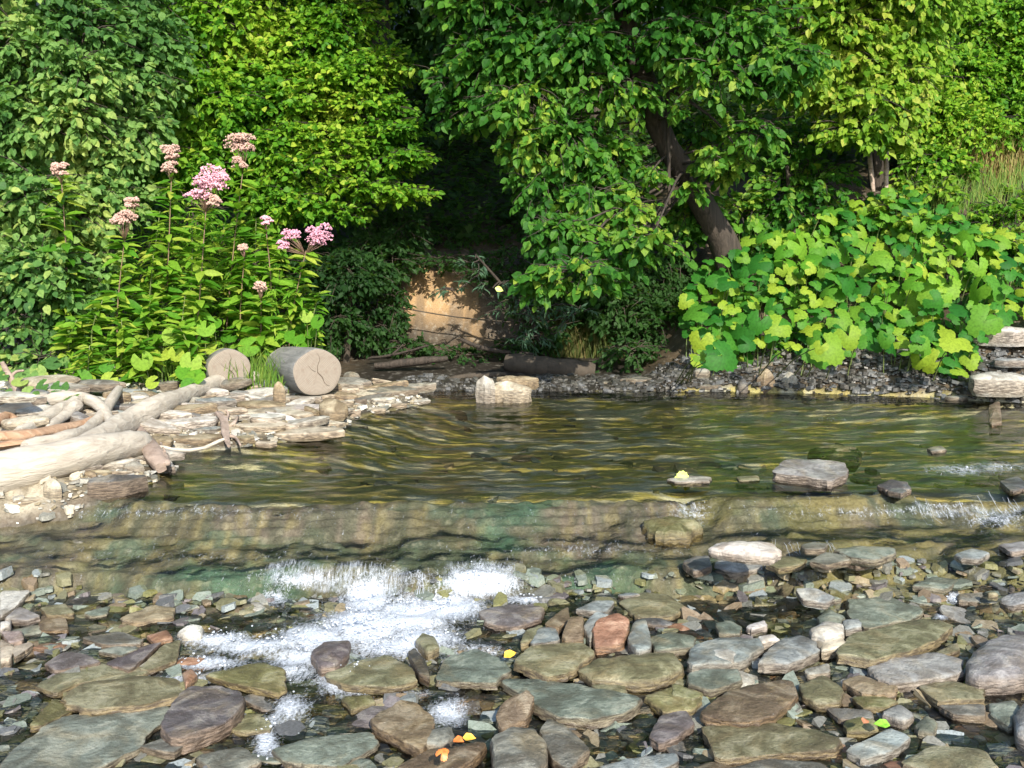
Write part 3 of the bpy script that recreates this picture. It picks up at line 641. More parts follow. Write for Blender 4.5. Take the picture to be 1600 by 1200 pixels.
STACK = '''
1102,857 1120,847 1160,845 1210,849 1223,860 1213,870 1160,867|bright|3.2|8.5|.55|0,0|long smooth cream-white stone lying on the pale blue block|the long cream-white stone
1113,886 1120,868 1160,865 1196,878 1194,888 1150,893|lav|5|4.5|.3|0,0|pale blue-white block under the long cream-white stone|the pale blue-white block
1066,878 1085,868 1108,868 1112,884 1085,892|slate|3|3.5|.2|0,0|dark slate stone beside the pale blue-white block|the dark stone by the white pair
1196,880 1225,868 1262,872 1255,882 1215,888|olive|2|3|.1|0,0|olive slab just beside the pale blue-white block|the olive slab by the white pair
1250,851 1272,847 1294,849 1290,857 1258,858|grey|2|2.5|.2|0,0|small grey slab in the row behind the white stones|the small grey row slab
1262,876 1290,862 1320,866 1330,874 1290,882|grey|2|3|.1|0,0|flat grey slab in the row beside the white stones|the flat grey row slab
1300,858 1340,852 1398,855 1400,864 1370,874 1330,870|teal|3|3.5|.2|0,0|dark grey-green slab at the end of the row beside the white stones|the end slab of the row
1310,876 1350,872 1372,878 1340,884|slate|1.5|2|.1|0,0|thin dark slab in front of the end slab of the row|the thin dark row slab
1490,866 1520,856 1548,864 1530,874 1500,872|blue|2|2|.2|0,0|blue-grey stone out in the side riffle|the side riffle stone
1560,850 1600,845 1620,856 1580,862|lav|2|2|.2|0,0|lavender grey stone in the side riffle near the edge|the side riffle lavender stone
1420,915 1460,900 1500,905 1480,920|teal|2|2|.3|0,0|flat grey-green stone under the clear side riffle|the clear riffle stone
'''
def px_of(v):
    v = np.asarray(v, float); zz = v[2]-CAMH; f = v[1]*math.cos(TH)-zz*math.sin(TH); u = v[1]*math.sin(TH)+zz*math.cos(TH)
    return 800+FPX*v[0]/f, 600-FPX*u/f
def hero_stones(text, name, matr, z0):
    for ln in text.strip().split('\n'):
        a = ln.split('|'); poly = [tuple(map(float, q.split(','))) for q in a[0].split()]
        th, zt, dome = float(a[2])/100*.8, float(a[3])/100*(.45 if name == 'river_stone' and z0 < .1 else 1), float(a[4])*.8; tx, ty = map(float, a[5].split(','))
        cx, cy = np.mean(poly, 0); w = G(cx, cy, z0)
        for _ in range(3): w = G(cx, cy, float(level(w[0], w[1]))+zt)
        zc = w[2]; pts = []
        for (x, y) in poly:   # meet the tilted top plane
            d = ray(x, y); nrm = np.array([-tx, -ty, 1.0]); t = np.dot(nrm, w-np.array([0, 0, CAMH]))/np.dot(nrm, d); pts.append((d*t)[:2])
        r = np.random.default_rng(abs(hash(a[7].__len__()*7919+int(cx*13)+int(cy*7))) % 2**31)
        o = make_stone(name, pts, lambda X_, Y_: zc+tx*(X_-w[0])+ty*(Y_-w[1]), th+.012, a[1], a[6], r, dome, 1., 52, matr)
        HERO.append((cx, cy, w, a[7], poly)); 
hero_stones(FG, 'river_stone', M_wet, .03)
hero_stones(POOL, 'river_stone', M_wet, .3)
hero_stones(STACK, 'river_stone', M_wet, .15)
# ------------------------------------------------------------------ many loose stones, each a thing, labelled by what it lies beside
used_labels = {}
SHAPES = ['flat', 'rounded', 'angular', 'long', 'wedge-shaped', 'oval']
def rel_label(cx, cy, size, colr, shape, pool, extra=''):
    ds = sorted(pool, key=lambda h: math.hypot(h[0]-cx, (h[1]-cy)*1.6))
    base = f'{size} {NAMEC[colr]} {shape} stone'
    cand = []
    a, b, c_ = ds[0], ds[1], ds[2]
    cand.append(f'{base} between {a[3]} and {b[3]}')
    where = 'just behind' if cy < a[1]-8 else ('just in front of' if cy > a[1]+8 else 'right beside')
    cand.append(f'{base} {where} {a[3]}')
    cand.append(f'{base} between {a[3]} and {c_[3]}')
    where = 'behind' if cy < b[1] else 'in front of'
    cand.append(f'{base} {where} {b[3]} near {a[3]}')
    cand.append(f'{base} between {b[3]} and {c_[3]}')
    for l in cand:
        if len(l.split()) <= 16 and l not in used_labels: used_labels[l] = 1; return l
    return None
def rand_outline(r, rw, rd, shape):
    n = int(r.integers(5, 7)) if shape in ('angular', 'wedge-shaped', 'flat', 'long') else int(r.integers(8, 11))
    a = np.sort((np.arange(n)+r.uniform(-.3, .3, n))*2*math.pi/n); k = r.uniform(.82, 1.1, n)
    if shape == 'wedge-shaped': k[0] *= 1.4
    yaw = r.uniform(-.5, .5); x = np.cos(a)*rw*k; y = np.sin(a)*rd*k
    return np.stack([x*math.cos(yaw)-y*math.sin(yaw), x*math.sin(yaw)+y*math.cos(yaw)], 1)
def adj_size(wpx):
    return 'tiny' if wpx < 18 else 'small' if wpx < 30 else 'middling' if wpx < 46 else 'broad'
placed = []
def fill(name, n, pxr, pyr, wpx, cols, matr, zlift, z0, pool, avoid, ok, r, group, thk=(.12, .28), depth=.75, sink=.3, seglo=24):
    k = 0; tries = 0; sizes = np.sort(r.uniform(0, 1, n)**1.5)[::-1]*(wpx[1]-wpx[0])+wpx[0]
    while k < n and tries < n*60:
        tries += 1
        px, py = r.uniform(*pxr), r.uniform(*pyr)
        if not ok(px, py): continue
        w_ = sizes[k]*(.55+.6*(py-600)/400 if avoid == 'fg' else 1)
        if any(inpoly(px, py, h[4]) for h in pool if h[4]): continue
        w = G(px, py, z0)
        for _ in range(3): w = G(px, py, float(max(T(w[0], w[1]), level(w[0], w[1])-.02 if z0 < .4 else -9)))
        rw = w_/FPX*w[1]*.5
        if any((w[0]-q[0])**2+(w[1]-q[1])**2 < (.52*(rw+q[2]))**2 for q in placed): continue
        col = cols[int(r.integers(len(cols)))]; shape = SHAPES[int(r.integers(len(SHAPES)))]
        lab = rel_label(px, py, adj_size(w_), col, shape, pool)
        if lab is None: continue
        placed.append((w[0], w[1], rw))
        rd = rw*depth*(.6 if shape == 'long' else 1)*r.uniform(.8, 1.2)
        o_ = rand_outline(r, rw, rd, shape) + w[:2]
        th = max(.012, rw*r.uniform(*thk)*1.6); tx, ty = r.normal(0, .11), r.normal(.06, .13)
        zt = w[2] + zlift + th*(1-sink)
        make_stone(name, o_, lambda X_, Y_, w=w, tx=tx, ty=ty, zt=zt: zt+tx*(X_-w[0])+ty*(Y_-w[1]), th+.012, col, lab, r,
                   {'rounded': .4, 'oval': .3}.get(shape, .05), 1., seglo, matr, group)
        k += 1
for h in HERO: placed.append((h[2][0], h[2][1], .35*(np.ptp([q[0] for q in h[4]]))/FPX*h[2][1]))
r5 = np.random.default_rng(5)
def fgok(px, py):
    if py > 1225: return False
    f = sum(st for a, b, rx, ry, st in FOAM if ((px-a)/rx)**2+((py-b)/ry)**2 < .8)
    if f > .5: return False
    edge = 930 + 25*math.sin(px*.01) - (30 if px > 1150 else 0) + (40 if 350 < px < 560 else 0)
    return py > edge
FGC = ['teal', 'teal', 'olive', 'olive', 'moss', 'brown', 'purple', 'grey', 'grey', 'slate', 'blue', 'tan', 'lav', 'pale', 'teal', 'rust']
fill('river_stone', 208, (-10, 1610), (925, 1225), (16, 84), FGC, M_wet, -.007, .03, HERO, 'fg', fgok, r5, 'river stones lying in the shallow riffle below the ledge')
# shallow water stones seen through the water above and beside the ledge
fill('river_stone', 14, (1080, 1610), (700, 925), (20, 60), ['olive', 'teal', 'brown', 'grey', 'moss', 'slate'], M_wet, -.012, .2, HERO, 'x', lambda a, b: True, r5, 'stones under the clear side riffle', sink=.6)

# ------------------------------------------------------------------ slabs seen edge-on: gravel bar and far bank
BHERO = []
def slab(name, cx, cy, w, h, colr, label, ref, Y=None, th=.62, dep=.6, roll=0., pitch=.0, dome=.15, matr=None, yaw=0., pool=BHERO, N=30, shape='angular', rough=1.):
    r = np.random.default_rng(int(cx*31+cy*17))
    q = hit(cx, cy+h*.5) if Y is None else P(cx, cy+h*.5, Y)
    Yc = q[1]; m_ = Yc/FPX; c = P(cx, cy-h*.25, Yc+.0)
    rw = w*m_*.5; rd = rw*dep; t = h*m_*th
    out_ = rand_outline(r, rw, rd, shape); a = yaw; out_ = out_ @ np.array([[math.cos(a), math.sin(a)], [-math.sin(a), math.cos(a)]])
    out_ = out_ + np.array([c[0], Yc+rd*.8])
    zc = c[2]
    o = make_stone(name, out_, lambda X_, Y_: zc+roll*(X_-c[0])+pitch*(Y_-Yc), t+.01, colr, label, r, dome, rough, N, matr or M_dry)
    pool.append((cx, cy, np.array([c[0], Yc+rd*.5, zc]), ref, None)); placed.append((c[0], Yc+rd*.5, rw*.6)); return o
B = '''
125,761,0|x
'''
slab('bar_stone', 172, 761, 98, 38, 'slate', 'big dark slate block at the waterline under the driftwood beam', 'the big slate block', th=.85, dep=.55, dome=.05)
slab('bar_stone', 78, 768, 46, 26, 'cream', 'smooth cream stone under the thick driftwood beam beside the slate block', 'the smooth cream stone', th=.8, dome=.5)
slab('bar_stone', 206, 733, 42, 18, 'pale', 'pale greenish stone filling the gap between beam and slate block', 'the pale gap stone', th=.8, dome=.3)
slab('bar_stone', 30, 785, 70, 14, 'cream', 'low cream slab at the waterline beneath the driftwood beam', 'the low cream slab')
slab('bar_stone', 178, 622, 52, 26, 'tan', 'square tan block at the edge of the leaves behind the white stub', 'the square tan block', roll=-.12, th=.7)
slab('bar_stone', 228, 620, 52, 18, 'tan', 'second tan slab next to the square tan block', 'the second tan slab', roll=-.2)
slab('bar_stone', 255, 604, 44, 20, 'grey', 'grey slab on top of the small heap under the broad leaves', 'the grey heap slab', roll=.1)
slab('bar_stone', 270, 616, 36, 12, 'slate', 'dark slate slab low in the small heap under the broad leaves', 'the dark heap slab')
slab('bar_stone', 52, 634, 60, 14, 'pale', 'pale greenish slab behind the pile of bleached driftwood', 'the pale slab behind the driftwood')
slab('bar_stone', 328, 632, 76, 22, 'blue', 'large blue-grey slab lying under the long driftwood pole', 'the large blue-grey bar slab', th=.5)
slab('bar_stone', 352, 645, 74, 16, 'cream', 'cream slab in front of the large blue-grey bar slab', 'the cream bar slab')
slab('bar_stone', 285, 664, 118, 17, 'white', 'longest white slab on the bar pointing at the dark root knot', 'the longest white slab', th=.7)
slab('bar_stone', 404, 655, 80, 12, 'white', 'flat white slab beyond the dark root knot', 'the flat white slab')
slab('bar_stone', 400, 670, 92, 14, 'cream', 'cream slab directly behind the dark root knot', 'the cream knot slab')
slab('bar_stone', 290, 690, 112, 16, 'tan', 'long yellowish slab at the waterline above the thin bent stick', 'the long yellowish slab')
slab('bar_stone', 470, 682, 140, 17, 'cream', 'long cream shelf of stone ending at the water between root knot and point', 'the long cream shelf', roll=.05)
slab('bar_stone', 378, 688, 44, 15, 'tan', 'tan block beside the dark root knot at the waterline', 'the tan knot block')
slab('bar_stone', 412, 695, 44, 9, 'cream', 'thin cream chip at the waterline under the long cream shelf', 'the thin waterline chip')
slab('bar_stone', 462, 647, 40, 9, 'white', 'thin white slab in front of the leaning tan stone', 'the thin white slab')
slab('bar_stone', 396, 623, 42, 11, 'white', 'white slab with a dark underside near the end of the driftwood pole', 'the white slab by the pole', roll=-.2)
slab('bar_stone', 372, 618, 34, 16, 'blue', 'blue-grey stone in the shade of the sawn log', 'the blue stone by the log')
slab('bar_stone', 434, 619, 24, 42, 'tan', 'pointed tan stone standing upright in front of the sawn log', 'the upright tan stone', th=1., dep=.7, dome=.3)
slab('bar_stone', 486, 645, 28, 22, 'tan', 'tan stone leaning over between the upright tan stone and the oval brown slab', 'the leaning tan stone', roll=-.5)
slab('bar_stone', 518, 648, 56, 27, 'tan', 'oval brownish slab leaning at the waterline below the sawn log', 'the oval brownish slab', th=.6, dome=.4, pitch=.5, shape='oval')
slab('bar_stone', 518, 664, 46, 9, 'cream', 'thin cream slab under the oval brownish slab', 'the thin cream slab')
slab('bar_stone', 548, 645, 30, 14, 'cream', 'cream stone next to the oval brownish slab', 'the cream stone by the oval slab')
slab('bar_stone', 500, 622, 44, 12, 'cream', 'yellowish cream slab under the sawn face of the log', 'the yellowish slab under the log', Y=6.75)
slab('bar_stone', 541, 612, 44, 14, 'cream', 'cream slab poking out to the side of the sawn log', 'the slab beside the log')
slab('bar_stone', 564, 596, 24, 10, 'tan', 'small yellow-tan stone highest on the point beyond the log', 'the small yellow-tan stone')
slab('bar_stone', 547, 590, 30, 13, 'grey', 'round grey stone touching the far side of the sawn log', 'the round grey stone by the log', dome=.6)
slab('bar_stone', 580, 611, 30, 9, 'cream', 'cream chip behind the white point slab', 'the cream point chip')
slab('bar_stone', 562, 627, 24, 14, 'slate', 'dark-faced block in the middle of the stony point', 'the dark-faced point block')
slab('bar_stone', 598, 627, 46, 13, 'white', 'white slab in the middle of the stony point', 'the white point slab')
slab('bar_stone', 584, 642, 42, 10, 'cream', 'cream slab at the waterline of the stony point', 'the cream waterline slab')
slab('bar_stone', 618, 634, 38, 9, 'cream', 'pale cream slab halfway out along the stony point', 'the halfway point slab')
slab('bar_stone', 650, 629, 54, 7, 'white', 'thin white slab at the very tip of the stony point', 'the point tip slab')
r6 = np.random.default_rng(6)
def barok(px, py):
    w = G(px, py, .36); dd = float(land(w[0], w[1]))
    if inpoly(px, py, [(-20,636),(170,636),(235,690),(250,760),(100,760),(-20,800)]) and (px*7+py*3) % 10 < 8: return False
    return 0.0 < dd and w[1] < 7.7 and w[1] > 4.3 and dd < 2.8
fill('bar_stone', 165, (-15, 690), (600, 792), (26, 100), ['cream', 'white', 'pale', 'tan', 'cream', 'lav', 'grey', 'blue', 'white'], M_dry, .012, .38, BHERO, 'bar', barok, r6,
     'flat stones piled on the sunlit gravel bar', thk=(.09, .18), depth=.5, sink=.12, seglo=16)
# far bank
RH = []
kw = dict(pool=RH)
slab('bank_stone', 1590, 527, 130, 38, 'white', 'big pale slab on top of the stepped stones at the edge of the far bank', 'the top pale slab', Y=7.5, th=.6, dome=.2, dep=.6, **kw)
slab('bank_stone', 1590, 567, 66, 16, 'blue', 'thin bluish slab sandwiched between the two big pale slabs', 'the sandwiched slab', Y=7.35, dep=.6, **kw)
slab('bank_stone', 1582, 603, 130, 44, 'white', 'big pale slab with an orange-stained lip overhanging the pool', 'the overhanging pale slab', Y=7.1, th=.62, dome=.2, dep=.6, **kw)
slab('bank_stone', 1590, 640, 60, 22, 'brown', 'dark brown slab in shade beneath the overhanging pale slab', 'the shaded brown slab', Y=7.2, **kw)
slab('bank_stone', 1235, 601, 28, 21, 'pale', 'round pale stone at the foot of the far bank', 'the round pale bank stone', Y=7.75, th=1, dome=.7, shape='oval', **kw)
slab('bank_stone', 1199, 599, 30, 24, 'brown', 'round reddish-brown stone at the foot of the far bank', 'the round reddish bank stone', Y=7.75, th=1, dome=.7, shape='oval', **kw)
slab('bank_stone', 1162, 605, 20, 15, 'slate', 'small dark round stone at the foot of the far bank', 'the dark round bank stone', Y=7.74, th=1, dome=.7, shape='oval', **kw)
slab('bank_stone', 1358, 597, 20, 11, 'white', 'small white oval stone at the foot of the far bank', 'the small white bank stone', Y=7.7, th=1, dome=.6, shape='oval', **kw)
slab('bank_stone', 1392, 588, 48, 24, 'slate', 'dark slate wedge standing on the far bank beside the small white oval stone', 'the slate bank wedge', Y=7.8, roll=.4, **kw)
slab('bank_stone', 1340, 580, 50, 16, 'lav', 'lavender slab above the small white oval stone on the far bank', 'the lavender bank slab', Y=7.9, roll=-.25, **kw)
slab('bank_stone', 1370, 548, 34, 16, 'lav', 'light slab among the big leaves higher on the far bank', 'the high light bank slab', **kw)
slab('bank_stone', 1180, 578, 100, 11, 'grey', 'long thin grey slab tilted up behind the round bank stones', 'the long tilted bank slab', Y=7.95, roll=.28, **kw)
slab('bank_stone', 1165, 592, 96, 10, 'slate', 'long dark slab tilted under the other long tilted slab', 'the dark tilted bank slab', Y=7.85, roll=.25, **kw)
slab('bank_stone', 1110, 605, 60, 11, 'grey', 'low grey slab at the waterline at the dark end of the far bank', 'the low grey bank slab', Y=7.8, **kw)
slab('bank_stone', 1450, 585, 50, 16, 'purple', 'purplish slab under the hanging leaves of the far bank', 'the purplish bank slab', Y=7.75, roll=.1, **kw)
slab('bank_stone', 1500, 624, 42, 12, 'grey', 'grey flat stone at the waterline just inside the overhanging pale slab', 'the grey waterline bank stone', Y=7.3, **kw)
slab('bank_stone', 1530, 498, 40, 14, 'lav', 'lavender stone peeping through leaves above the top pale slab', 'the peeping bank stone', **kw)
for a in ((890, 604, 54, 12, 'slate'), (940, 600, 60, 10, 'grey'), (915, 611, 50, 7, 'slate'), (1000, 596, 70, 12, 'grey'), (700, 612, 50, 8, 'slate')):
    slab('bank_stone', *a, {890: 'dark slab just beyond the white midstream boulder', 940: 'long dim grey slab on the shaded far shore', 915: 'thin dark slab at the waterline of the shaded shore', 1000: 'dim grey slab under the overhanging tree', 700: 'dim slate slab in the shaded cove behind the stony point'}[a[0]],
         {890: 'the slab beyond the boulder', 940: 'the long dim slab', 915: 'the thin dark shore slab', 1000: 'the dim slab under the tree', 700: 'the cove slab'}[a[0]], Y=8.0, **kw)
r8 = np.random.default_rng(8)
def bankok(px, py):
    w = G(px, py, .36); return 0.0 < float(w[1]-yfar(w[0])) < .9
fill('bank_stone', 95, (1080, 1610), (545, 625), (16, 54), ['slate', 'grey', 'lav', 'purple', 'pale', 'grey'], M_dry, .01, .40, RH, 'bank', lambda a, b: 0 < float((lambda w: w[1]-yfar(w[0]))(hit(a, b))) < .9, r8,
     'grey stones littering the foot of the far bank', thk=(.25, .5), depth=.7, sink=.2, seglo=14)
# midstream boulder
o1 = slab('boulder', 792, 616, 92, 34, 'cream', 'cream-coloured boulder standing midstream at the far edge of the pool', 'the midstream boulder', Y=7.2, th=.8, dep=.6, dome=.35, rough=2.4, pool=RH, N=44)
o2 = slab('boulder', 759, 612, 40, 34, 'pale', 'pale rough lump with a hollow side leaning on the cream midstream boulder', 'the pale lump', Y=7.15, th=1, dep=.8, dome=.5, rough=1.6, pool=RH, N=34)
o3 = slab('boulder', 806, 597, 68, 18, 'tan', 'flat-topped tan rock capping the cream midstream boulder', 'the tan cap rock', Y=7.3, th=.9, dep=.6, dome=.2, rough=1.5, pool=RH, N=40)
# rock hump under thin water beside the ledge, and an amber submerged boulder
for (cx, cy, w_, d_, zt, col, lab) in ((1052, 822, 110, .6, .21, 'moss', 'amber rock hump under a skin of running water on the ledge'), (1310, 706, 80, .8, .275, 'moss', 'amber submerged boulder just under the surface behind the pinkish rock')):
    w = G(cx, cy, zt); rw = w_/FPX*w[1]*.5; r = np.random.default_rng(3)
    make_stone('submerged_boulder', rand_outline(r, rw, rw*d_*1.3, 'rounded')+w[:2], lambda X_, Y_: zt-.0*X_, .09, col, lab, r, .4, 2.2, 40, M_wet)

# ------------------------------------------------------------------ pebbles and gravel nobody could count
def shards(Cn, S, r):
    n = len(Cn); K = 7; a = np.linspace(0, 2*math.pi, K, endpoint=False)[None]+r.uniform(-.35, .35, (n, K)); k = r.uniform(.7, 1.1, (n, K)); yaw = r.random(n)*6.28
    bx, by = np.cos(a)*k*S[:, :1], np.sin(a)*k*S[:, 1:2]; cs, sn = np.cos(yaw)[:, None], np.sin(yaw)[:, None]
    x, y = bx*cs-by*sn, bx*sn+by*cs; tx, ty = r.normal(0, .18, (n, 1)), r.normal(.08, .18, (n, 1)); h = S[:, 2:3]
    top = np.stack([x*.9, y*.9, h+tx*x+ty*y+h*r.uniform(-.15, .15, (n, K))], -1); bot = np.stack([x, y, -h+tx*x+ty*y], -1)
    v = np.concatenate([bot, top], 1)+Cn[:, None, :]; f = []
    for j in range(K):
        q = (j+1) % K; f += [(j, q, K+q), (j, K+q, K+j)]
    for j in range(1, K-1): f += [(K, K+j, K+j+1)]
    f = np.array(f)[None]+(np.arange(n)*2*K)[:, None, None]
    return v.reshape(-1, 3), f.reshape(-1, 3)
def pebbles(name, label, n, fx, cols, smin, smax, lift, matr, r):
    P_ = fx(n); n = len(P_)
    s_ = smin+(smax-smin)*r.random(n)**2.2
    S = np.stack([s_*r.uniform(.8, 1.4, n), s_*r.uniform(.6, 1.1, n), s_*r.uniform(.13, .34, n)], 1)
    P_[:, 2] += lift + S[:, 2]*.3
    v_, f_ = shards(P_, S, r)
    pal = np.array([SC[k] for k in cols]); cc = pal[r.integers(len(cols), size=n)]*r.uniform(.7, 1.2, (n, 1))
    col = np.repeat(np.concatenate([cc, np.ones((n, 1))], 1), 14, 0)
    return tag(mk(name, v_, f_, matr, attrs={'col': ('POINT', 'FLOAT_COLOR', col)}, smooth=False), label, kind='stuff')
def fxy(x0, x1, y0, y1, cond):
    def f(n):
        x = rng.uniform(x0, x1, n*3); y = y0+(y1-y0)*rng.random(n*3); k = cond(x, y); x, y = x[k][:n], y[k][:n]
        return np.stack([x, y, T(x, y)], 1)
    return f
pebbles('gravel', 'wet gravel and pebbles between the larger river stones', 21000, fxy(-2.6, 3.4, .8, 3.95, lambda x, y: (y-lip(x) < -.55) & (foam_density(x, y, level(x, y)) < .42)), ['teal', 'olive', 'moss', 'brown', 'grey', 'slate', 'olive', 'teal', 'grey', 'blue', 'tan', 'purple'], .008, .050, .010, M_pebble, rng)
pebbles('gravel', 'pale dry gravel between the slabs of the bar', 9000, fxy(-4.2, -.4, 4.1, 7.9, lambda x, y: (land(x, y) > .01) & (land(x, y) < 2.4) & (y < 7.8)), ['cream', 'pale', 'tan', 'white', 'grey'], .006, .035, .006, M_pebble, rng)
pebbles('gravel', 'dark gravel and shale at the foot of the far bank', 8000, fxy(-.9, 5.5, 7.0, 9.0, lambda x, y: (y-yfar(x) > -.05) & (y-yfar(x) < np.where(x > 1.2, .55, .5))), ['slate', 'dark', 'shore_dark', 'dark', 'shore_dark'], .008, .05, .006, M_pebble, rng)  # near-black tones keep this strip of gravel dark
pebbles('gravel', 'cobbles lying on the bed of the clear pool', 500, fxy(-2.2, 5.5, 4.45, 7.8, lambda x, y: (land(x, y) < -.02) & (fbm(x*1.6, y*2.5, 3, 205) > .5)), ['olive', 'moss', 'brown', 'tan', 'teal', 'grey'], .02, .09, -.02, M_pebble, rng)

# ------------------------------------------------------------------ sawn logs and driftwood
m, n, out = mat('sawn_end_grain'); tc = n.nodes.new('ShaderNodeTexCoord')
wv = nd(n, 'ShaderNodeTexWave', wave_type='RINGS', rings_direction='Y', i_Scale=34.0, i_Distortion=.8, i_Detail=3.0); n.links.new(tc.outputs['Object'], wv.inputs[0])
nz = noise(n, 26, 5, tc.outputs['Object'], .65)
c = mixc(n, (.25, .215, .175), (.17, .145, .12), ramp(n, [(.3, 0), (.8, .8)], wv.outputs['Fac']).outputs[0]); c = mixc(n, c, (.18, .14, .11), ramp(n, [(.5, 0), (.72, .8)], nz.outputs[0]).outputs[0])
p = nd(n, 'ShaderNodeBsdfPrincipled', i_Roughness=.9); n.links.new(c, p.inputs['Base Color']); n.links.new(bump(n, nz.outputs[0], .5, .006), p.inputs['Normal']); n.links.new(p.outputs[0], out.inputs[0]); M_end = m
M_crack = bark_mat('crack_dark', (.09, .07, .05), (.12, .09, .07))
def log(name, a, b, ra, rb, label, cat='log'):
    a = np.array(a); b = np.array(b); ax = b-a; ln = np.linalg.norm(ax); ax /= ln
    t = thing(name, label, cat, a)
    yv = Vector(ax); q = Vector((0, 1, 0)).rotation_difference(yv)
    t.rotation_mode = 'QUATERNION'; t.rotation_quaternion = q
    N = 48; K = 26; ang = np.linspace(0, 2*math.pi, N, endpoint=False); V = []; F = []
    prof = 1+.035*np.sin(ang*2+1)+.02*np.sin(ang*5)
    for i in range(K):
        f = i/(K-1); rr = (ra+(rb-ra)*f)*prof*(1+.03*(vn(ang*2, ang*0+f*9, 7)-.5)); 
        if i == 0: rr = rr*.955
        V.append(np.stack([np.cos(ang)*rr, np.full(N, 0 if i == 0 else .004+f*ln), np.sin(ang)*rr], 1))
    for i in range(K-1):
        for j in range(N): F.append((i*N+j, (i+1)*N+j, (i+1)*N+(j+1) % N, i*N+(j+1) % N))
    F.append(tuple((K-1)*N+j for j in range(N)))
    mk('bark', np.vstack(V), F, M_log, t)
    # sawn face: rings of vertices with a slightly rough surface
    E = []; F = []; R_ = 12
    for k in range(1, R_+1):
        rr = ra*prof*.957*k/R_; E.append(np.stack([np.cos(ang)*rr, -.006+.004*(vn(np.cos(ang)*k*1.3+9, np.sin(ang)*k*1.3, 3)-.5)+(.006 if k == R_ else 0), np.sin(ang)*rr], 1))
    E.append(np.array([[0, -.006, 0]]))
    for k in range(R_-1):
        for j in range(N): F.append((k*N+j, (k+1)*N+j, (k+1)*N+(j+1) % N, k*N+(j+1) % N))
    for j in range(N): F.append((j, (j+1) % N, R_*N))
    mk('sawn_face', np.vstack(E), F, M_end, t)
    cr = []
    for (aa, l0, l1, w_) in ((1.5, 0, .8, .0022), (-.9, 0, .75, .003), (2.6, .1, .5, .0015)):
        pts = np.array([[math.cos(aa+.12*math.sin(f*9))*ra*f, -.0085, math.sin(aa+.12*math.sin(f*9))*ra*f] for f in np.linspace(l0, l1, 7)])
        cr.append(tube(pts, np.array([1, 1, .9, .8, .6, .4, .15])*w_, 5))
    v_, f_ = join(cr); mk('crack', v_, f_, M_crack, t)
    return t
log('sawn_log', P(496, 582, 6.75), P(448, 573, 7.6), .170, .160, 'sawn grey log with a cracked round end face lying on the stony bar')
log('sawn_log', P(358, 577, 6.95), P(330, 572, 7.7), .150, .14, 'second sawn log half hidden behind the cracked-end log and the driftwood pole')
def drift(name, pts, matr, label, cat='driftwood', wob=.22, extra=(), n=16, seg=12, sq=1., Y_auto=None):
    if Y_auto is None: Y_auto = name.startswith('driftwood')
    """pts: (px, py, Y, radius px)."""
    if Y_auto: pts = [(a, b, hit(a, b+r_*.8)[1]+r_*.8*Y_/FPX, r_) for a, b, Y_, r_ in pts]; extra = [[(a, b, pts[-1][2] if False else min(pts, key=lambda q: abs(q[0]-a)+abs(q[1]-b))[2], r_) for a, b, Y_, r_ in e] for e in extra]
    w = np.array([list(P(a, b, Y_))+[r_*Y_/FPX] for a, b, Y_, r_ in pts]); s_ = smooth_path(w, n)
    c0 = s_[:, :3].mean(0); t = thing(name, label, cat, c0)
    nz = (fbm(np.arange(n)*.9, np.full(n, len(label)*1.0), 3, 9)-.5)
    rr = s_[:, 3]*(1+.25*nz)
    rr[0] *= .8; rr[-1] *= .8
    s_[:, 2] += nz*.012 + (0 if not Y_auto else .035 if name in ('driftwood_beam', 'driftwood_pole', 'driftwood_knot') else .075)
    v_, f_ = tube(s_[:, :3]-c0, rr, seg, wob, squash=sq); mk('shaft', v_, f_, matr, t, sharp=70)
    for e in extra:
        w = np.array([list(P(a, b, Y_))+[r_*Y_/FPX] for a, b, Y_, r_ in e]); q = smooth_path(w, 7)
        v_, f_ = tube(q[:, :3]-c0, q[:, 3], 7, wob); mk('twig', v_, f_, matr, t)
    return t
drift('driftwood_beam', [(-90,776,4.45,40),(0,754,4.55,35),(110,726,4.66,28),(205,706,4.78,22),(222,702,4.8,17)], M_drift, 'thick pale driftwood beam with a blunt rounded end lying over the slate block', wob=.1, seg=18, n=22)
drift('driftwood_pole', [(403,597,6.5,8),(385,597,6.35,10),(340,605,6.1,11),(300,621,5.85,13),(245,645,5.5,17),(200,670,5.25,19),(150,700,4.98,19),(80,728,4.9,18),(-20,748,4.85,16)], M_drift, 'long curved bleached driftwood pole reaching from under the beam to the sawn logs', wob=.12, seg=16, n=30)
drift('driftwood_branch', [(188,624,5.35,6),(175,645,5.2,8),(150,682,5.05,10),(110,706,4.95,11),(40,722,4.9,11)], M_drift, 'white forked driftwood branch whose stub stands up beside the square tan block', n=14)
drift('driftwood_branch', [(3,565,6.0,4),(18,592,6.0,5),(38,622,5.95,7),(70,632,5.9,7),(112,643,5.8,5)], M_driftg, 'bent pinkish branch rising against the leaves at the edge of the driftwood pile', Y_auto=False, extra=([(18,588,6,3),(25,581,6.02,2.4),(37,579,6.0,1.6)],), n=14)
drift('driftwood_root', [(0,664,5.65,13),(40,655,5.6,14),(85,643,5.55,12),(125,640,5.5,10),(150,650,5.4,9),(168,668,5.3,8),(175,690,5.2,7)], M_drift, 'arched bleached root curling over the top of the driftwood pile', extra=([(110,642,5.5,6),(140,634,5.55,4),(160,640,5.5,2)],), n=20)
drift('driftwood_branch', [(28,698,5.3,8),(60,684,5.4,10),(95,662,5.45,11),(125,646,5.5,9)], M_drift, 'short bleached limb slanting up to the arched root', n=12)
drift('driftwood_branch', [(75,692,5.15,6),(105,668,5.3,9),(122,652,5.4,11)], M_drift, 'tapered bleached stick just in front of the arched root', n=10)
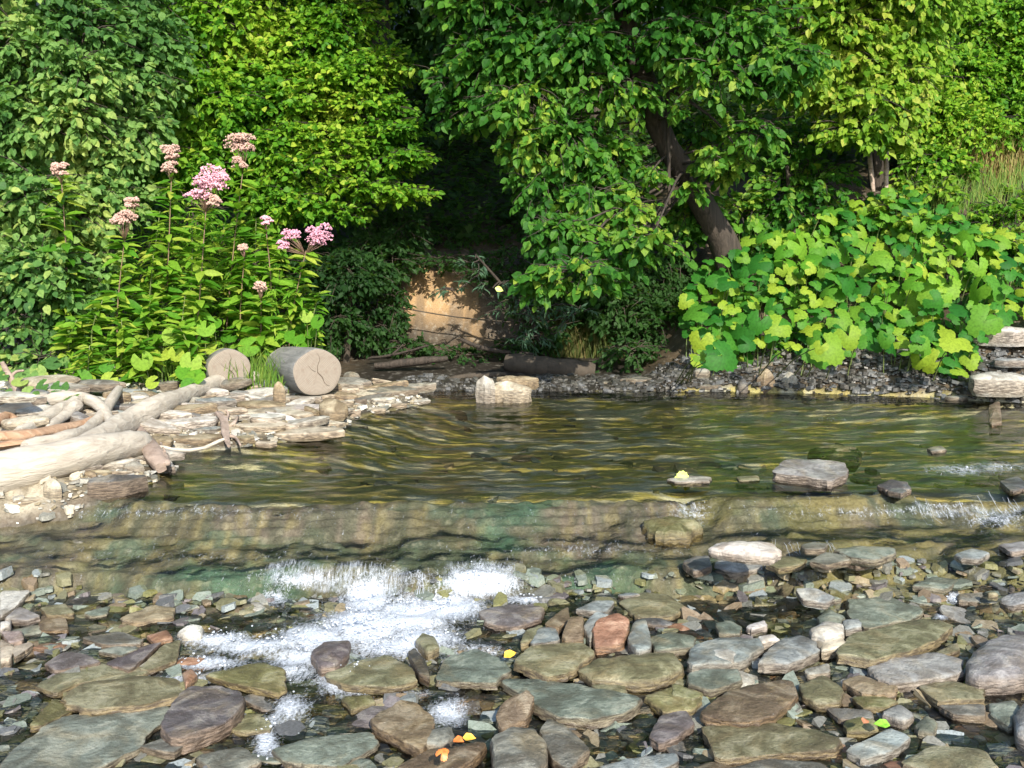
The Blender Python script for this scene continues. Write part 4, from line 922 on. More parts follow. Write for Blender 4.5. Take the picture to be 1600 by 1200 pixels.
drift('driftwood_plank', [(-20,708,5.1,12),(50,700,5.12,13),(120,685,5.15,10),(158,672,5.2,6)], M_drifto, 'splintered orange-brown driftwood plank under the arched root', wob=.5, extra=([(150,676,5.2,5),(165,668,5.2,3),(170,660,5.2,1.5)],), sq=.6, n=14)
drift('driftwood_plank', [(-20,722,4.98,9),(40,716,5,10),(100,706,5.02,6)], M_drifto, 'smaller orange-brown splinter beneath the splintered plank', wob=.5, sq=.6, n=10)
drift('driftwood_branch', [(-20,690,5.3,10),(15,672,5.35,8),(30,684,5.3,6),(45,694,5.25,5)], M_drifto, 'hooked orange driftwood limb at the edge over a dark hollow', n=12)
drift('driftwood_branch', [(-15,652,5.85,7),(30,645,5.85,9),(80,638,5.8,6)], M_drift, 'smooth grey-white branch behind the arched root', n=12)
drift('driftwood_knot', [(212,672,4.95,5),(222,690,4.88,8),(236,715,4.8,12),(253,741,4.72,12)], M_driftg, 'gnarled brown driftwood stub with a cut end pointing at the water beside the beam', wob=.4, extra=([(236,700,4.8,5),(256,712,4.78,6),(262,724,4.76,4)], [(228,690,4.85,3),(247,688,4.85,2.5),(258,706,4.8,2)]), n=12)
drift('driftwood_knot', [(340,655,5.45,4),(350,668,5.4,6),(352,688,5.35,5),(358,708,5.3,3)], M_driftg, 'dark tangled root knot sticking up on the waterline slabs', wob=.6,
      extra=([(352,670,5.4,3),(366,660,5.4,2.5),(372,650,5.42,1.5)], [(350,672,5.4,3),(340,684,5.38,2),(344,698,5.35,1.5)], [(353,680,5.38,3),(368,684,5.36,2.5),(376,696,5.34,1.5)], [(350,662,5.4,2.5),(357,648,5.42,2),(352,640,5.45,1.2)]), n=12)
drift('stick', [(242,697,5.05,2.5),(275,703,5.05,3),(312,701,5.1,3.2),(350,686,5.2,3)], M_drift, 'thin bent pale stick along the waterline under the long yellowish slab', 'stick', n=12, seg=8)
drift('stick', [(100,750,4.6,6),(108,765,4.58,8),(118,780,4.52,7)], M_driftg, 'short brown stick wedged between the cream stone and the slate block', 'stick', n=8)
drift('stick', [(262,968,3.68,2.6),(330,974,3.66,3),(400,980,3.64,2.4),(447,984,3.62,1.6)], M_driftg, 'thin dark stick lying across the shallows below the rock face', 'stick', n=12, seg=8)
drift('stick', [(312,994,3.5,1.8),(315,984,3.5,2),(313,972,3.5,1.6)], M_drift, 'white twig standing next to the white shell-shaped stone', 'stick', n=6, seg=6)
drift('stick', [(329,994,3.5,1.8),(333,984,3.5,2),(338,974,3.5,1.4)], M_drift, 'white leaning twig one step further from the white shell-shaped stone', 'stick', n=6, seg=6)
drift('fallen_branch', [(575,560,8.8,2.6),(620,553,8.7,2.2),(670,540,8.6,1.4)], M_bark, 'pale bare branch lying in the shaded cove', 'branch', extra=([(612,555,8.7,2),(622,546,8.7,1.5),(630,538,8.7,1)],), n=10, seg=7)
drift('fallen_branch', [(585,572,8.5,5),(640,566,8.5,6),(700,560,8.5,4)], M_bark, 'thicker dim branch under the pale bare branch in the cove', 'branch', n=10, seg=8)
drift('fallen_branch', [(660,604,8.1,4),(720,590,8.2,5),(790,584,8.3,4)], M_barkd, 'dark wet branch lying behind the midstream boulder', 'branch', n=10, seg=8)
drift('fallen_log', [(790,566,8.6,15),(860,576,8.5,17),(930,580,8.45,14)], M_barkd, 'dark mossy log lying at the foot of the clay bank', 'log', n=12, seg=12)
drift('fallen_branch', [(720,530,9.0,3),(760,545,8.9,3.5),(840,555,8.8,3)], M_bark, 'thin root hanging along the foot of the clay bank', 'branch', n=10, seg=7)
# ------------------------------------------------------------------ leaves
def tri_leaf(outline, mid, cup=.0):
    """outline: (u,v,w) round the blade from base to base; fan to points of a midrib."""
    pass
L_SIMPLE = (np.array([(0,0,0),(-.30,.42,.05),(.30,.42,.05),(0,1,-.06)], float), np.array([(0,2,3),(0,3,1)]))
L_OVATE = (np.array([(0,0,0),(-.33,.28,.06),(-.29,.64,.04),(0,1,-.10),(.29,.64,.04),(.33,.28,.06),(0,.45,-.02)], float), np.array([(0,6,1),(1,6,2),(2,6,3),(3,6,4),(4,6,5),(5,6,0)]))
L_LANCE = (np.array([(0,0,0),(-.10,.28,.03),(-.085,.65,.0),(0,1,-.16),(.085,.65,.0),(.10,.28,.03),(0,.45,.0)], float), np.array([(0,6,1),(1,6,2),(2,6,3),(3,6,4),(4,6,5),(5,6,0)]))
def fan_leaf(angs_r, cup, droop):
    pts = [(0, 0.08, 0)]
    for a, r_ in angs_r:
        a = math.radians(a); x, y = math.sin(a)*r_, .08+math.cos(a)*r_
        pts.append((x, y, cup*math.sin(a*3)*.5 - droop*r_*r_ + .03*math.cos(a*7)))
    n_ = len(pts); f = [(0, i+1, i) for i in range(1, n_-1)]
    return np.array(pts), np.array(f)
def ring2(angs_r, cup, droop):   # outer ring plus an inner ring: a blade that can curve
    n_ = len(angs_r); P0 = [(0, .06, 0)]
    for s_ in (.55, 1.0):
        for i, (a, r_) in enumerate(angs_r):
            a_ = math.radians(a); q = r_*s_ if s_ == 1 else min(r_, .75)*s_
            P0.append((math.sin(a_)*q, .06+math.cos(a_)*q, cup*q - droop*q*q + (.035 if i % 2 else -.02)*s_))
    f = []
    for i in range(n_-1):
        f += [(0, i+2, i+1), (i+1, i+2, n_+i+2), (i+1, n_+i+2, n_+i+1)]
    return np.array(P0)*np.array([.62, .62, .62]), np.array(f)
def blade(base, n_=22, lobes=5, depth=.3, amp=.04, notch=150):
    out_ = []
    for i in range(n_+1):
        a = -notch + 2*notch*i/n_; k = math.cos(math.radians(a)*lobes/ (2*notch/360.)/1.0 * .5*2/2) if False else abs(math.cos(math.radians(a)*lobes*.5*.62))
        out_.append((a, base*(1-depth+depth*k**1.2) + (amp if i % 2 else -amp)))
    return out_
L_LOBED = ring2(blade(1, 30, 5, .30, .05, 155), .16, .45)
L_ROUND = ring2(blade(.88, 24, 1, .06, .02, 158), .16, .20)
L_HEART = ring2([(-150,.55),(-125,.62),(-95,.62),(-65,.62),(-35,.72),(-12,.95),(0,1.15),(12,.95),(35,.72),(65,.62),(95,.62),(125,.62),(150,.55)], .05, .18)
_shared = {}
def leaf_mesh(kind, tmpl, m_):
    k = (kind, m_.name)
    if k not in _shared:
        me = bpy.data.meshes.new('leaf_'+kind); me.from_pydata([tuple(v) for v in tmpl[0]], [], [tuple(int(i) for i in f) for f in tmpl[1]])
        me.polygons.foreach_set('use_smooth', np.full(len(me.polygons), True)); me.materials.append(m_); _shared[k] = me
    return _shared[k]
def norm(a): return a/(np.linalg.norm(a, axis=-1, keepdims=True)+1e-9)
def basis(mid, nor):
    mid = norm(mid); nor = norm(nor - (nor*mid).sum(-1, keepdims=True)*mid); side = np.cross(mid, nor); return side, mid, nor
def leaf_cloud(name, Pn, mid, nor, size, tmpl, m_, parent, loc, kind='stuff'):
    side, mid, nor = basis(mid, nor); t, f = tmpl; n_ = len(Pn); r = rng
    wv = r.uniform(.8, 1.2, (n_, 1))
    v = (Pn-loc)[:, None, :] + size[:, None, None]*(t[None, :, 0:1]*wv[:, None]*side[:, None] + t[None, :, 1:2]*mid[:, None] + t[None, :, 2:3]*r.uniform(.3, 2.2, (n_, 1))[:, None]*nor[:, None])
    F = (f[None]+(np.arange(n_)*len(t))[:, None, None]).reshape(-1, 3)
    cl_ = fbm(Pn[:, 0]*1.7+Pn[:, 1], Pn[:, 2]*1.9, 3, 55)-.5
    tint = np.repeat(np.clip(r.normal(.45, .20, n_)+cl_*1.1, 0, 1), len(f))
    o = mk(name, v.reshape(-1, 3), F, m_, parent, attrs={'tint': ('FACE', 'FLOAT', tint)}, smooth=False)
    if kind: o['kind'] = kind
    return o
def leaf_objs(Pn, mid, nor, size, me, parent, loc, name='leaf'):
    side, mid, nor = basis(mid, nor)
    for i in range(len(Pn)):
        o = bpy.data.objects.new(name, me); COL.objects.link(o); o.parent = parent
        M_ = Matrix(np.column_stack([side[i]*size[i], mid[i]*size[i], nor[i]*size[i]]).tolist()).to_4x4(); M_.translation = Vector(Pn[i]-loc)
        o.matrix_basis = M_
def sprays(clumps, leaf, cover, r, droop=.5, face=.5, up=.9):
    """clumps: world centre, rx, ry, rz.  Leaves stand in two rows on twigs that fan out of each clump."""
    out_ = [[], [], [], []]; tw = []
    for c, rx, ry, rz, dens in clumps:
        nl = cover*dens*4*math.pi*rx*rz/(.5*leaf*leaf); per = 9; nt_ = max(3, int(nl*r.uniform(.5, 1.25)/per))
        d = norm(r.normal(size=(nt_, 3))); d[:, 1] -= .15; d[:, 2] += .05; d = norm(d)
        R = np.array([rx, ry, rz]); e = c + d*R*(r.uniform(.7, 1.15, (nt_, 1))+(r.random((nt_, 1)) < .14)*r.uniform(.1, .6, (nt_, 1))); s_ = c + d*R*r.uniform(.25, .5, (nt_, 1)) + r.normal(size=(nt_, 3))*R*.12
        e[:, 2] -= droop*.35*rz
        td = e-s_; L_ = np.linalg.norm(td, axis=1, keepdims=True); tdn = td/(L_+1e-9)
        for k in range(per):
            f = (.25+.75*(k+r.random((nt_, 1)))/per); p = s_+td*f; p[:, 2] -= (droop*.25*rz*(f[:, 0]**2))
            sd = np.cross(tdn, [0, 0, 1.]); sd = norm(sd)*(1 if k % 2 else -1)
            mid = tdn*.55 + sd*.75 + np.array([0, 0, -droop]) + r.normal(size=(nt_, 3))*.5
            if k == per-1: mid = tdn + np.array([0, 0, -droop])
            nor = np.array([0, -face, up]) + r.normal(size=(nt_, 3))*.55
            out_[0].append(p); out_[1].append(mid); out_[2].append(nor); out_[3].append(leaf*r.uniform(.45, 1.35, nt_))
        tw.append((s_, e))
    return [np.concatenate(q) for q in out_], tw
def clumps_px(lst):
    out_ = []
    for q in lst:
        a, b, Y_, rx, rz = q[:5]; ry = q[5] if len(q) > 5 else None; m_ = Y_/FPX
        c = P(a, b, Y_); out_.append((c, rx*m_, (ry*m_ if ry else min(rx*m_*.8, .9)), rz*m_, 1.0))
    return out_
SPC = dict(butter=L_HEART, lime=L_OVATE, bush=L_OVATE, dark=L_SIMPLE, tree=L_HEART, yell=L_HEART, willow=L_LANCE, herb=L_LANCE)
CL = dict(tree=L_OVATE, yell=L_OVATE, dark=L_SIMPLE)
def nearest(c, path):
    d = np.linalg.norm(path[:, :3]-c, axis=1); return int(np.argmin(d + .35*np.maximum(0, path[:, 2]-c[2])))
def tree(name, label, cat, sp, base, trunk, clumps, leaf, cover, nobj, group=None, mb=None, seed=1, droop=.5, face=.5, nocrown=False, twigs=60, limb=.35):
    """trunk: [(px,py,Y,rpx)] from the ground up."""
    r = np.random.default_rng(seed); mb = mb or M_bark
    w = np.array([list(P(a, b, Y_))+[r_*Y_/FPX] for a, b, Y_, r_ in trunk]); path = smooth_path(w, max(8, 4*len(w)))
    loc = path[0, :3].copy(); t = thing(name, label, cat, loc, group)
    v_, f_ = tube(path[:, :3]-loc, path[:, 3], 12, .18); mk('trunk', v_, f_, mb, t)
    cl = clumps_px(clumps); parts = []
    for c, rx, ry, rz, dn in cl:
        k = nearest(c, path); k = max(2, k); a = path[k, :3]; mid = (a+c)/2+r.normal(size=3)*.05*np.linalg.norm(c-a)
        q = smooth_path(np.array([a, mid, c]), 7); r0 = max(.008, min(path[k, 3]*.5, .05)*limb*2)
        parts.append(tube(q-loc, np.linspace(r0, .006, 7), 6, .1))
    (Pn, mid, nor, size), tw = sprays(cl, leaf, cover, r, droop, face)
    tws = []
    for s_, e in tw:
        for i in range(min(len(s_), twigs)):
            a, b = s_[i], e[i]; q = np.array([a, (a+b)/2+[0, 0, .02], b]); tws.append(tube(q-loc, np.array([.005, .0035, .0015]), 4, 0, cap=False))
    for q in parts[:]:
        mk('branch', q[0], q[1], mb, t)
    if tws: v_, f_ = join(tws); mk('twigs', v_, f_, mb, t)['kind'] = 'stuff'
    n_ = len(Pn)
    px, py = 800+FPX*Pn[:, 0]/Pn[:, 1], 405-FPX*(Pn[:, 2]-CAMH)/Pn[:, 1]
    front = Pn[:, 1] + (1e3)*((px < 0)|(px > 1600)|(py < 0))
    order = np.argsort(front + r.random(n_)*.25); ob = order[:nobj]; rest = order[nobj:]
    if nobj: leaf_objs(Pn[ob], mid[ob], nor[ob], size[ob]*1.1, leaf_mesh(sp, SPC[sp], lm(sp, True)), t, loc)
    leaf_cloud('crown', Pn[rest], mid[rest], nor[rest], size[rest], CL.get(sp, SPC[sp]), lm(sp, False), t, loc)
    return t
G1 = 'trees crowding the banks behind the creek'
# dark hillside wood behind everything, its trunks one by one
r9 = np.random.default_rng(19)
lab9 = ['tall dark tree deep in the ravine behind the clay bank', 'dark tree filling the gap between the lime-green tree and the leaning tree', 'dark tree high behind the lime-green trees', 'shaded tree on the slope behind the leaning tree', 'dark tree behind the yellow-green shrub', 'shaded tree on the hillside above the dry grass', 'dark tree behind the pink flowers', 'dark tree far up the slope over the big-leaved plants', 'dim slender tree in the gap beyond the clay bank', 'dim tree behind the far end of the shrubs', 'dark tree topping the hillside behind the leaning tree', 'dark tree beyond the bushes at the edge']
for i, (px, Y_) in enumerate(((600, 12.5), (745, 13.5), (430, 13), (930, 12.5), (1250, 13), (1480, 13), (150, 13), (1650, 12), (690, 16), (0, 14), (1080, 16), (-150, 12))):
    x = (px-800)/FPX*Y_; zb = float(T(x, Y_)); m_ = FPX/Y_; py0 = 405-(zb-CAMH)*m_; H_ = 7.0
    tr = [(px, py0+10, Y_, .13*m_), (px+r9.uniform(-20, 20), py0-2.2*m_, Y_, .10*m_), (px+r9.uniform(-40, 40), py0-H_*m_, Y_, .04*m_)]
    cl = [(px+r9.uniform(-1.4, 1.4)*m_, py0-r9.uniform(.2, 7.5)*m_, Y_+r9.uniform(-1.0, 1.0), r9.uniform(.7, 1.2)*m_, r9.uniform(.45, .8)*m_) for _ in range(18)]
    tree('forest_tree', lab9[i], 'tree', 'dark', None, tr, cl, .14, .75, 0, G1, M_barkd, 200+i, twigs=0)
# the lime-green trees
tree('lime_green_tree', 'bright yellow-green leafy tree rising behind the pink flowers', 'tree', 'lime', None, [(310,560,9.3,16),(300,380,9.3,14),(320,150,9.3,12),(330,-200,9.3,9),(320,-600,9.3,4)],
     [(260,60,8.8,90,70),(330,150,8.7,90,70),(250,230,8.6,80,60),(340,30,8.9,100,60),(180,30,9,90,70),(330,250,8.6,70,50),(200,150,8.9,80,60),(400,120,8.9,70,50),
      (300,-120,9,170,90),(200,-260,9.2,170,100),(400,-260,9,150,100),(300,-430,9.2,180,100),(300,-600,9.3,130,90),(420,300,8.7,50,60),(400,370,8.8,60,50),(330,400,8.9,80,60)], .062, 2.6, 150, G1, seed=31, face=.7)
tree('lime_green_tree', 'bright green layered tree with tiers of foliage bordering the dark gap', 'tree', 'lime', None, [(480,570,9.6,18),(490,380,9.5,16),(520,180,9.5,14),(510,-150,9.5,11),(500,-600,9.5,5)],
     [(530,30,9,80,45),(470,60,9,90,50),(590,100,8.9,60,28),(520,120,8.9,100,34),(450,160,8.8,80,40),(560,165,8.9,95,26),(610,200,8.8,55,18),(520,215,8.8,90,28),(600,248,8.8,75,20),(640,240,8.7,45,14),(480,260,8.7,80,30),(560,290,8.7,70,22),(620,300,8.8,60,16),(450,310,8.7,60,30),(520,330,8.8,70,18),(440,220,8.7,60,40),
      (520,-60,9,80,50),(450,-80,9,130,80),(560,-200,9,120,80),(620,-330,8.8,150,80),(500,-330,9,170,100),(520,-500,9.2,200,100),(660,-480,8.8,150,90),(520,-650,9.4,150,80)], .055, 3.0, 170, G1, seed=32, droop=.35, face=.55)
# the shrubs on the left
tree('broadleaf_shrub', 'tall blue-green broadleaf shrub at the very edge above the driftwood', 'shrub', 'bush', None, [(-20,600,7.4,12),(0,400,7.4,10),(20,150,7.4,7),(30,-100,7.4,4)],
     [(30,60,7.3,90,70),(120,40,7.5,90,60),(0,180,7.2,80,70),(90,180,7.3,80,60),(40,300,7.1,80,60),(-30,420,7,80,70),(60,420,6.95,80,60),(20,520,6.9,70,50),(-60,280,7.1,90,80),(40,-80,7.4,130,80),(-90,60,7.3,100,90),(100,-180,7.5,120,80),(130,110,7.3,70,50)], .062, 2.4, 240, 'shrubs on the near end of the bar', seed=41, face=.8)
tree('broadleaf_shrub', 'blue-green broadleaf shrub between the edge shrub and the pink flowers', 'shrub', 'bush', None, [(150,600,7.8,10),(150,400,7.8,8),(170,250,7.8,6),(190,80,7.8,4)],
     [(200,110,7.8,80,60),(160,220,7.6,70,60),(220,60,7.9,80,60),(110,330,7.3,70,50),(160,300,7.5,70,50),(100,470,7.1,60,45),(140,410,7.3,60,50),(60,560,6.8,60,26),(210,200,7.7,60,50),(60,370,7.2,60,60),(190,-30,8,90,70)], .062, 2.5, 220, 'shrubs on the near end of the bar', seed=42, face=.8)
# grotto: shaded undergrowth under the trees
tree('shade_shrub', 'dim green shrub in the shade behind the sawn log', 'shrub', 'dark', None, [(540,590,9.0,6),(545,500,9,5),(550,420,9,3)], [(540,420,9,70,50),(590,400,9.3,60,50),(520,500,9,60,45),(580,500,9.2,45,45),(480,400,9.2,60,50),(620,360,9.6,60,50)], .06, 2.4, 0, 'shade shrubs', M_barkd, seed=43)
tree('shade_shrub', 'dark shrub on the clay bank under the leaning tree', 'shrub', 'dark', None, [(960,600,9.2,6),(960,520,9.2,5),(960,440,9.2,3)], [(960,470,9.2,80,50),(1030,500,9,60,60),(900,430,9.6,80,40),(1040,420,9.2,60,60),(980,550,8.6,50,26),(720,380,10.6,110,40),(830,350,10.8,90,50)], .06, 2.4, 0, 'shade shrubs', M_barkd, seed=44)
# the leaning tree in the middle
tree('leaning_tree', 'large leaning tree with heart-shaped leaves overhanging the creek', 'tree', 'tree', None,
     [(1165,560,9.1,28),(1140,410,8.9,23),(1108,340,8.8,20),(1068,270,8.6,18),(1035,215,8.5,17),(1010,140,8.4,19),(980,50,8.4,16),(960,-100,8.3,14),(900,-350,8.2,11),(880,-650,8.2,6)],
     [(760,90,8.3,75,45),(700,120,8.4,45,30),(740,170,8.4,60,28),(830,60,8.2,90,50),(820,150,8.1,80,50),(910,60,8.1,80,50),(880,210,8.2,80,55),(850,280,8.2,60,45),(930,300,8.2,80,45),(960,130,8.1,70,45),(830,220,8.2,50,40),
      (880,360,7.7,60,40),(960,390,7.5,70,35),(1020,370,7.2,55,26),(900,420,7.2,70,26),(850,440,7.3,50,20),(940,440,7.4,40,16),(950,240,8.3,60,40),(980,330,8,50,30),(1060,50,7.9,70,45),(1130,110,7.8,80,40),(1150,40,7.9,90,50),(1220,90,7.8,80,40),(1180,200,7.9,50,26),(1140,250,8.3,50,26),(1100,200,8.9,60,40),(1080,330,9,50,40),(1085,290,8.1,26,16),(1020,265,8.0,30,14),(1060,175,8.0,28,14),(1120,240,7.9,30,16),
      (760,0,8.3,90,50),(900,-80,8.1,150,70),(1100,-80,8,150,80),(700,-130,8.1,120,70),(820,-250,7.9,180,90),(1020,-260,7.9,180,100),(650,-330,7.8,140,80),(900,-430,7.9,220,110),(720,-540,7.9,180,100),(1050,-480,8,180,110),(880,-680,8.1,220,100)],
     .074, 2.3, 290, G1, limb=.14, seed=51, droop=.75, face=.75)
# pale side stem and bare twigs in front of the gap under the crown
drift('hanging_branch', [(1046,320,8.3,2.5),(1044,200,8.3,3.5),(1040,120,8.3,4),(1015,20,8.3,5),(1012,-60,8.3,6)], M_bark, 'thin pale upright stem beside the leaning trunk', 'branch', n=14, seg=7)
drift('hanging_branch', [(1046,140,8.2,2.5),(1080,160,8.1,3),(1120,190,8.0,2),(1150,230,7.9,1.5)], M_bark, 'thin bare twig crossing the dark gap beside the leaning trunk', 'branch', n=10, seg=6)
tree('yellow_green_tree', 'yellow-green small tree catching the sun over the far bank', 'tree', 'yell', None, [(1390,400,9.6,14),(1372,290,9.6,12),(1365,180,9.5,10),(1350,40,9.4,8),(1340,-200,9.4,5)],
     [(1340,90,8.9,70,45),(1400,60,9,70,45),(1370,150,8.8,70,40),(1310,40,8.9,80,45),(1410,120,8.9,60,45),(1330,200,8.8,60,24),(1390,205,8.8,50,26),(1280,130,8.9,60,30),(1420,-30,9,110,60),(1300,-60,9,120,70),(1360,-200,9.2,150,90)], .068, 2.8, 220, G1, seed=61, droop=.8, face=.8)
drift('bare_stems', [(1365,300,9.0,4),(1358,220,9.1,4),(1368,140,9.1,3)], M_driftg, 'brownish bare stem standing under the yellow-green tree', 'stem', n=8, seg=6)
drift('bare_stems', [(1385,300,9.0,3.5),(1384,230,9.1,3.5),(1378,160,9.1,2.5)], M_driftg, 'second bare stem just beside the first under the yellow-green tree', 'stem', n=8, seg=6)
tree('shrub', 'small-leaved green shrub on the slope beside the yellow-green tree', 'shrub', 'lime', None, [(1500,380,10,8),(1500,250,10,7),(1510,80,10,4)],
     [(1460,180,9.6,60,50),(1520,200,9.6,70,45),(1580,180,9.7,70,50),(1490,110,9.8,70,50),(1570,90,9.9,70,60),(1450,90,9.8,50,45),(1640,130,9.8,80,80),(1540,20,10,90,45),(1450,20,10,50,35),(1460,250,9.4,50,30),(1640,0,10,90,70)], .05, 2.6, 120, 'shrubs on the far slope', seed=62, face=.8)
tree('shrub', 'dark-stemmed climbing shrub hanging under the yellow-green tree', 'shrub', 'tree', None, [(1250,480,9.2,6),(1240,380,9.2,5),(1230,260,9.2,3)],
     [(1220,300,9.3,60,50),(1280,280,9.3,60,40),(1190,400,9.1,40,50),(1240,230,9.4,60,40),(1300,340,9.2,60,30),(1160,330,9.3,50,40)], .07, 2.0, 120, 'shrubs on the far slope', seed=63, face=.8)
tree('willow_sapling', 'grey-green narrow-leaved sapling leaning over the clay bank', 'sapling', 'willow', None, [(850,560,9.0,3),(830,500,8.8,3),(780,440,8.6,2.5),(745,400,8.5,1.5)],
     [(740,410,8.5,26,22),(720,450,8.5,40,16),(770,450,8.5,40,18),(800,490,8.5,50,26),(850,480,8.6,50,24),(830,530,8.6,40,22),(900,490,8.5,40,20),(870,440,8.5,40,16)], .07, .6, 120, seed=64, droop=.5)

tree('herb_thicket', 'bright yellow-green thicket of narrow leaves filling in behind the pink flowers', 'thicket', 'herb', None, [(300,600,7.9,5),(300,480,7.9,4),(305,380,7.9,3)],
     [(a_, b_, 7.75+.25*((a_*7) % 3)/3, c_, d_) for a_, b_, c_, d_ in ((180,480,60,60),(250,470,60,60),(320,470,60,60),(250,400,60,50),(320,390,60,50),(380,420,50,50),(430,460,40,50),(200,560,70,40),(290,555,70,40),(150,550,60,50),(300,330,50,40),(440,520,40,30),(120,590,50,24),(230,600,60,20))], .085, 1.5, 200, seed=66, droop=.45, face=.7, limb=.15)
tree('herb_thicket', 'yellow-green tangle climbing the slope under the dry grass', 'thicket', 'yell', None, [(1500,480,9.4,4),(1500,420,9.4,3),(1500,360,9.3,2)],
     [(a_, b_, hit(min(a_, 1600), b_+25)[1]-.1, c_, d_) for a_, b_, c_, d_ in ((1400,330,40,30),(1440,350,40,24),(1470,300,40,24),(1520,345,50,26),(1570,330,40,30),(1600,360,50,26),(1550,380,50,20),(1425,290,30,24),(1500,270,30,16),(1640,310,50,40))], .06, 1.5, 120, seed=68, droop=.5, face=.7, limb=.15)
tree('shade_shrub', 'dark low shrub in front of the foot of the clay bank', 'shrub', 'dark', None, [(810,580,9.1,4),(815,540,9.1,3),(820,500,9.1,2)], [(820,470,9.1,36,30),(850,520,9.0,40,26),(800,540,9.0,40,16),(720,552,9.1,60,12),(640,540,9.1,40,22),(880,450,9.1,50,26),(620,480,9.2,24,40),(770,425,9.35,50,16),(690,408,9.5,70,12),(800,400,9.4,60,20)], .05, 2.0, 0, 'shade shrubs', M_barkd, seed=45)
tree('herb_thicket', 'small yellow-green thicket between the edge shrub and the driftwood pile', 'thicket', 'butter', None, [(80,620,6.8,4),(85,590,6.8,3),(90,560,6.8,2)],
     [(60,585,6.75,50,24),(110,590,6.7,40,22),(150,600,6.7,40,18),(10,600,6.7,45,20)], .05, 1.4, 80, seed=67, droop=.45, face=.7, limb=.15)
# ------------------------------------------------------------------ herbs on the left bank
def herb(name, label, cat, px, py, Y_, top, sp, leaf, group, nwh=10, per=4, seed=0, heads=(), stemm=None, lean=0, start=.12, spread=1.):
    r = np.random.default_rng(seed); base = P(px-lean, py, Y_); base[2] = float(T(base[0], base[1])); tp = P(px, top, Y_-.12)
    mid_ = (base+tp)/2 + r.normal(size=3)*.03; path = smooth_path(np.array([base, mid_, tp]), 10)
    t = thing(name, label, cat, base, group)
    v_, f_ = tube(path-base, np.linspace(.0075, .003, 10), 6); mk('stem', v_, f_, stemm or M_stem, t)
    Pn, mi, no, sz = [], [], [], []
    for k in range(nwh*per//2):
        f = start+(1-start)*(k+r.uniform(0, 1))/(nwh*per//2); q = path[0]*0+np.array([np.interp(f*9, range(10), path[:, j]) for j in range(3)]); a0 = r.random()*6
        for j in range(2):
            a = a0+j*2*math.pi/2+r.normal(0, .5); h = np.array([math.cos(a), math.sin(a), 0])
            Pn.append(q); mi.append(h*spread+np.array([0, 0, .55-r.random()*.9])); no.append(np.array([0, -.4, 1])+r.normal(size=3)*.35 - h*.3)
            sz.append(leaf*r.uniform(.75, 1.15)*(1-.45*abs(f-.55)*1.6))
    leaf_objs(np.array(Pn), np.array(mi), np.array(no), np.array(sz), leaf_mesh(sp+'_lance', L_LANCE2, lm(sp, True)), t, np.array(base))
    for (hx, hy, hr, tone) in heads:
        c = P(hx, hy, Y_-.15)-base; R = (.95 if tone is F_D else 1.15)*hr*Y_/FPX; k = int(120*max(.5, hr/25)); tp_ = tp-base
        for_ = []; cs = []
        for _ in range(int(6+hr/3)): cs.append(c+np.array([r.uniform(-.55, .55)*R, r.uniform(-.4, .4)*R, r.uniform(-.45, .5)*R]))
        cs = np.array(cs); ii = r.integers(len(cs), size=k*5); d = norm(r.normal(size=(k*5, 3))); d[:, 2] = np.abs(d[:, 2])*.8-.1
        Cn = cs[ii]+d*R*.45*r.uniform(.75, 1.05, (k*5, 1)); S = np.full((k*5, 3), 1.)*r.uniform(.0045, .009, (k*5, 1))
        v_, f_ = blobs(Cn, S, None, .5); fh = mk('flower_head', v_, f_, tone, t, smooth=False); fh['kind'] = 'stuff'
        st = [tube(np.array([tp_*.97, (tp_+q)/2+[0, 0, -.02], q-[0, 0, R*.2]]), np.array([.003, .002, .002]), 4) for q in cs]
        v_, f_ = join(st); mk('flower_stalks', v_, f_, stemm or M_stem, t)['kind'] = 'stuff'
    return t
L_LANCE2 = (np.array([(0,0,0),(-.14,.25,.02),(-.17,.5,.0),(-.09,.8,-.1),(0,1,-.2),(.09,.8,-.1),(.17,.5,.0),(.14,.25,.02),(0,.3,-.02),(0,.62,-.06)], float),
            np.array([(0,8,1),(1,8,2),(8,9,2),(2,9,3),(3,9,4),(4,9,5),(5,9,6),(6,9,8),(6,8,7),(7,8,0)]))
def flower_mat(name, a, b):
    m, n, out = mat(name); g = n.nodes.new('ShaderNodeNewGeometry'); nz = noise(n, 70, 3, g.outputs['Position'])
    c = mixc(n, a, b, ramp(n, [(.4, 0), (.62, 1)], nz.outputs[0]).outputs[0]); p = nd(n, 'ShaderNodeBsdfPrincipled', i_Roughness=.8); n.links.new(c, p.inputs['Base Color']); n.links.new(p.outputs[0], out.inputs[0]); return m
F_P = flower_mat('flower_pink', (.58, .27, .36), (.74, .44, .50)); F_D = flower_mat('flower_dull_pink', (.42, .26, .22), (.52, .36, .30)); F_M = flower_mat('flower_magenta', (.50, .22, .32), (.66, .38, .47))
GJ = 'tall pink-headed flowering plants on the bar'
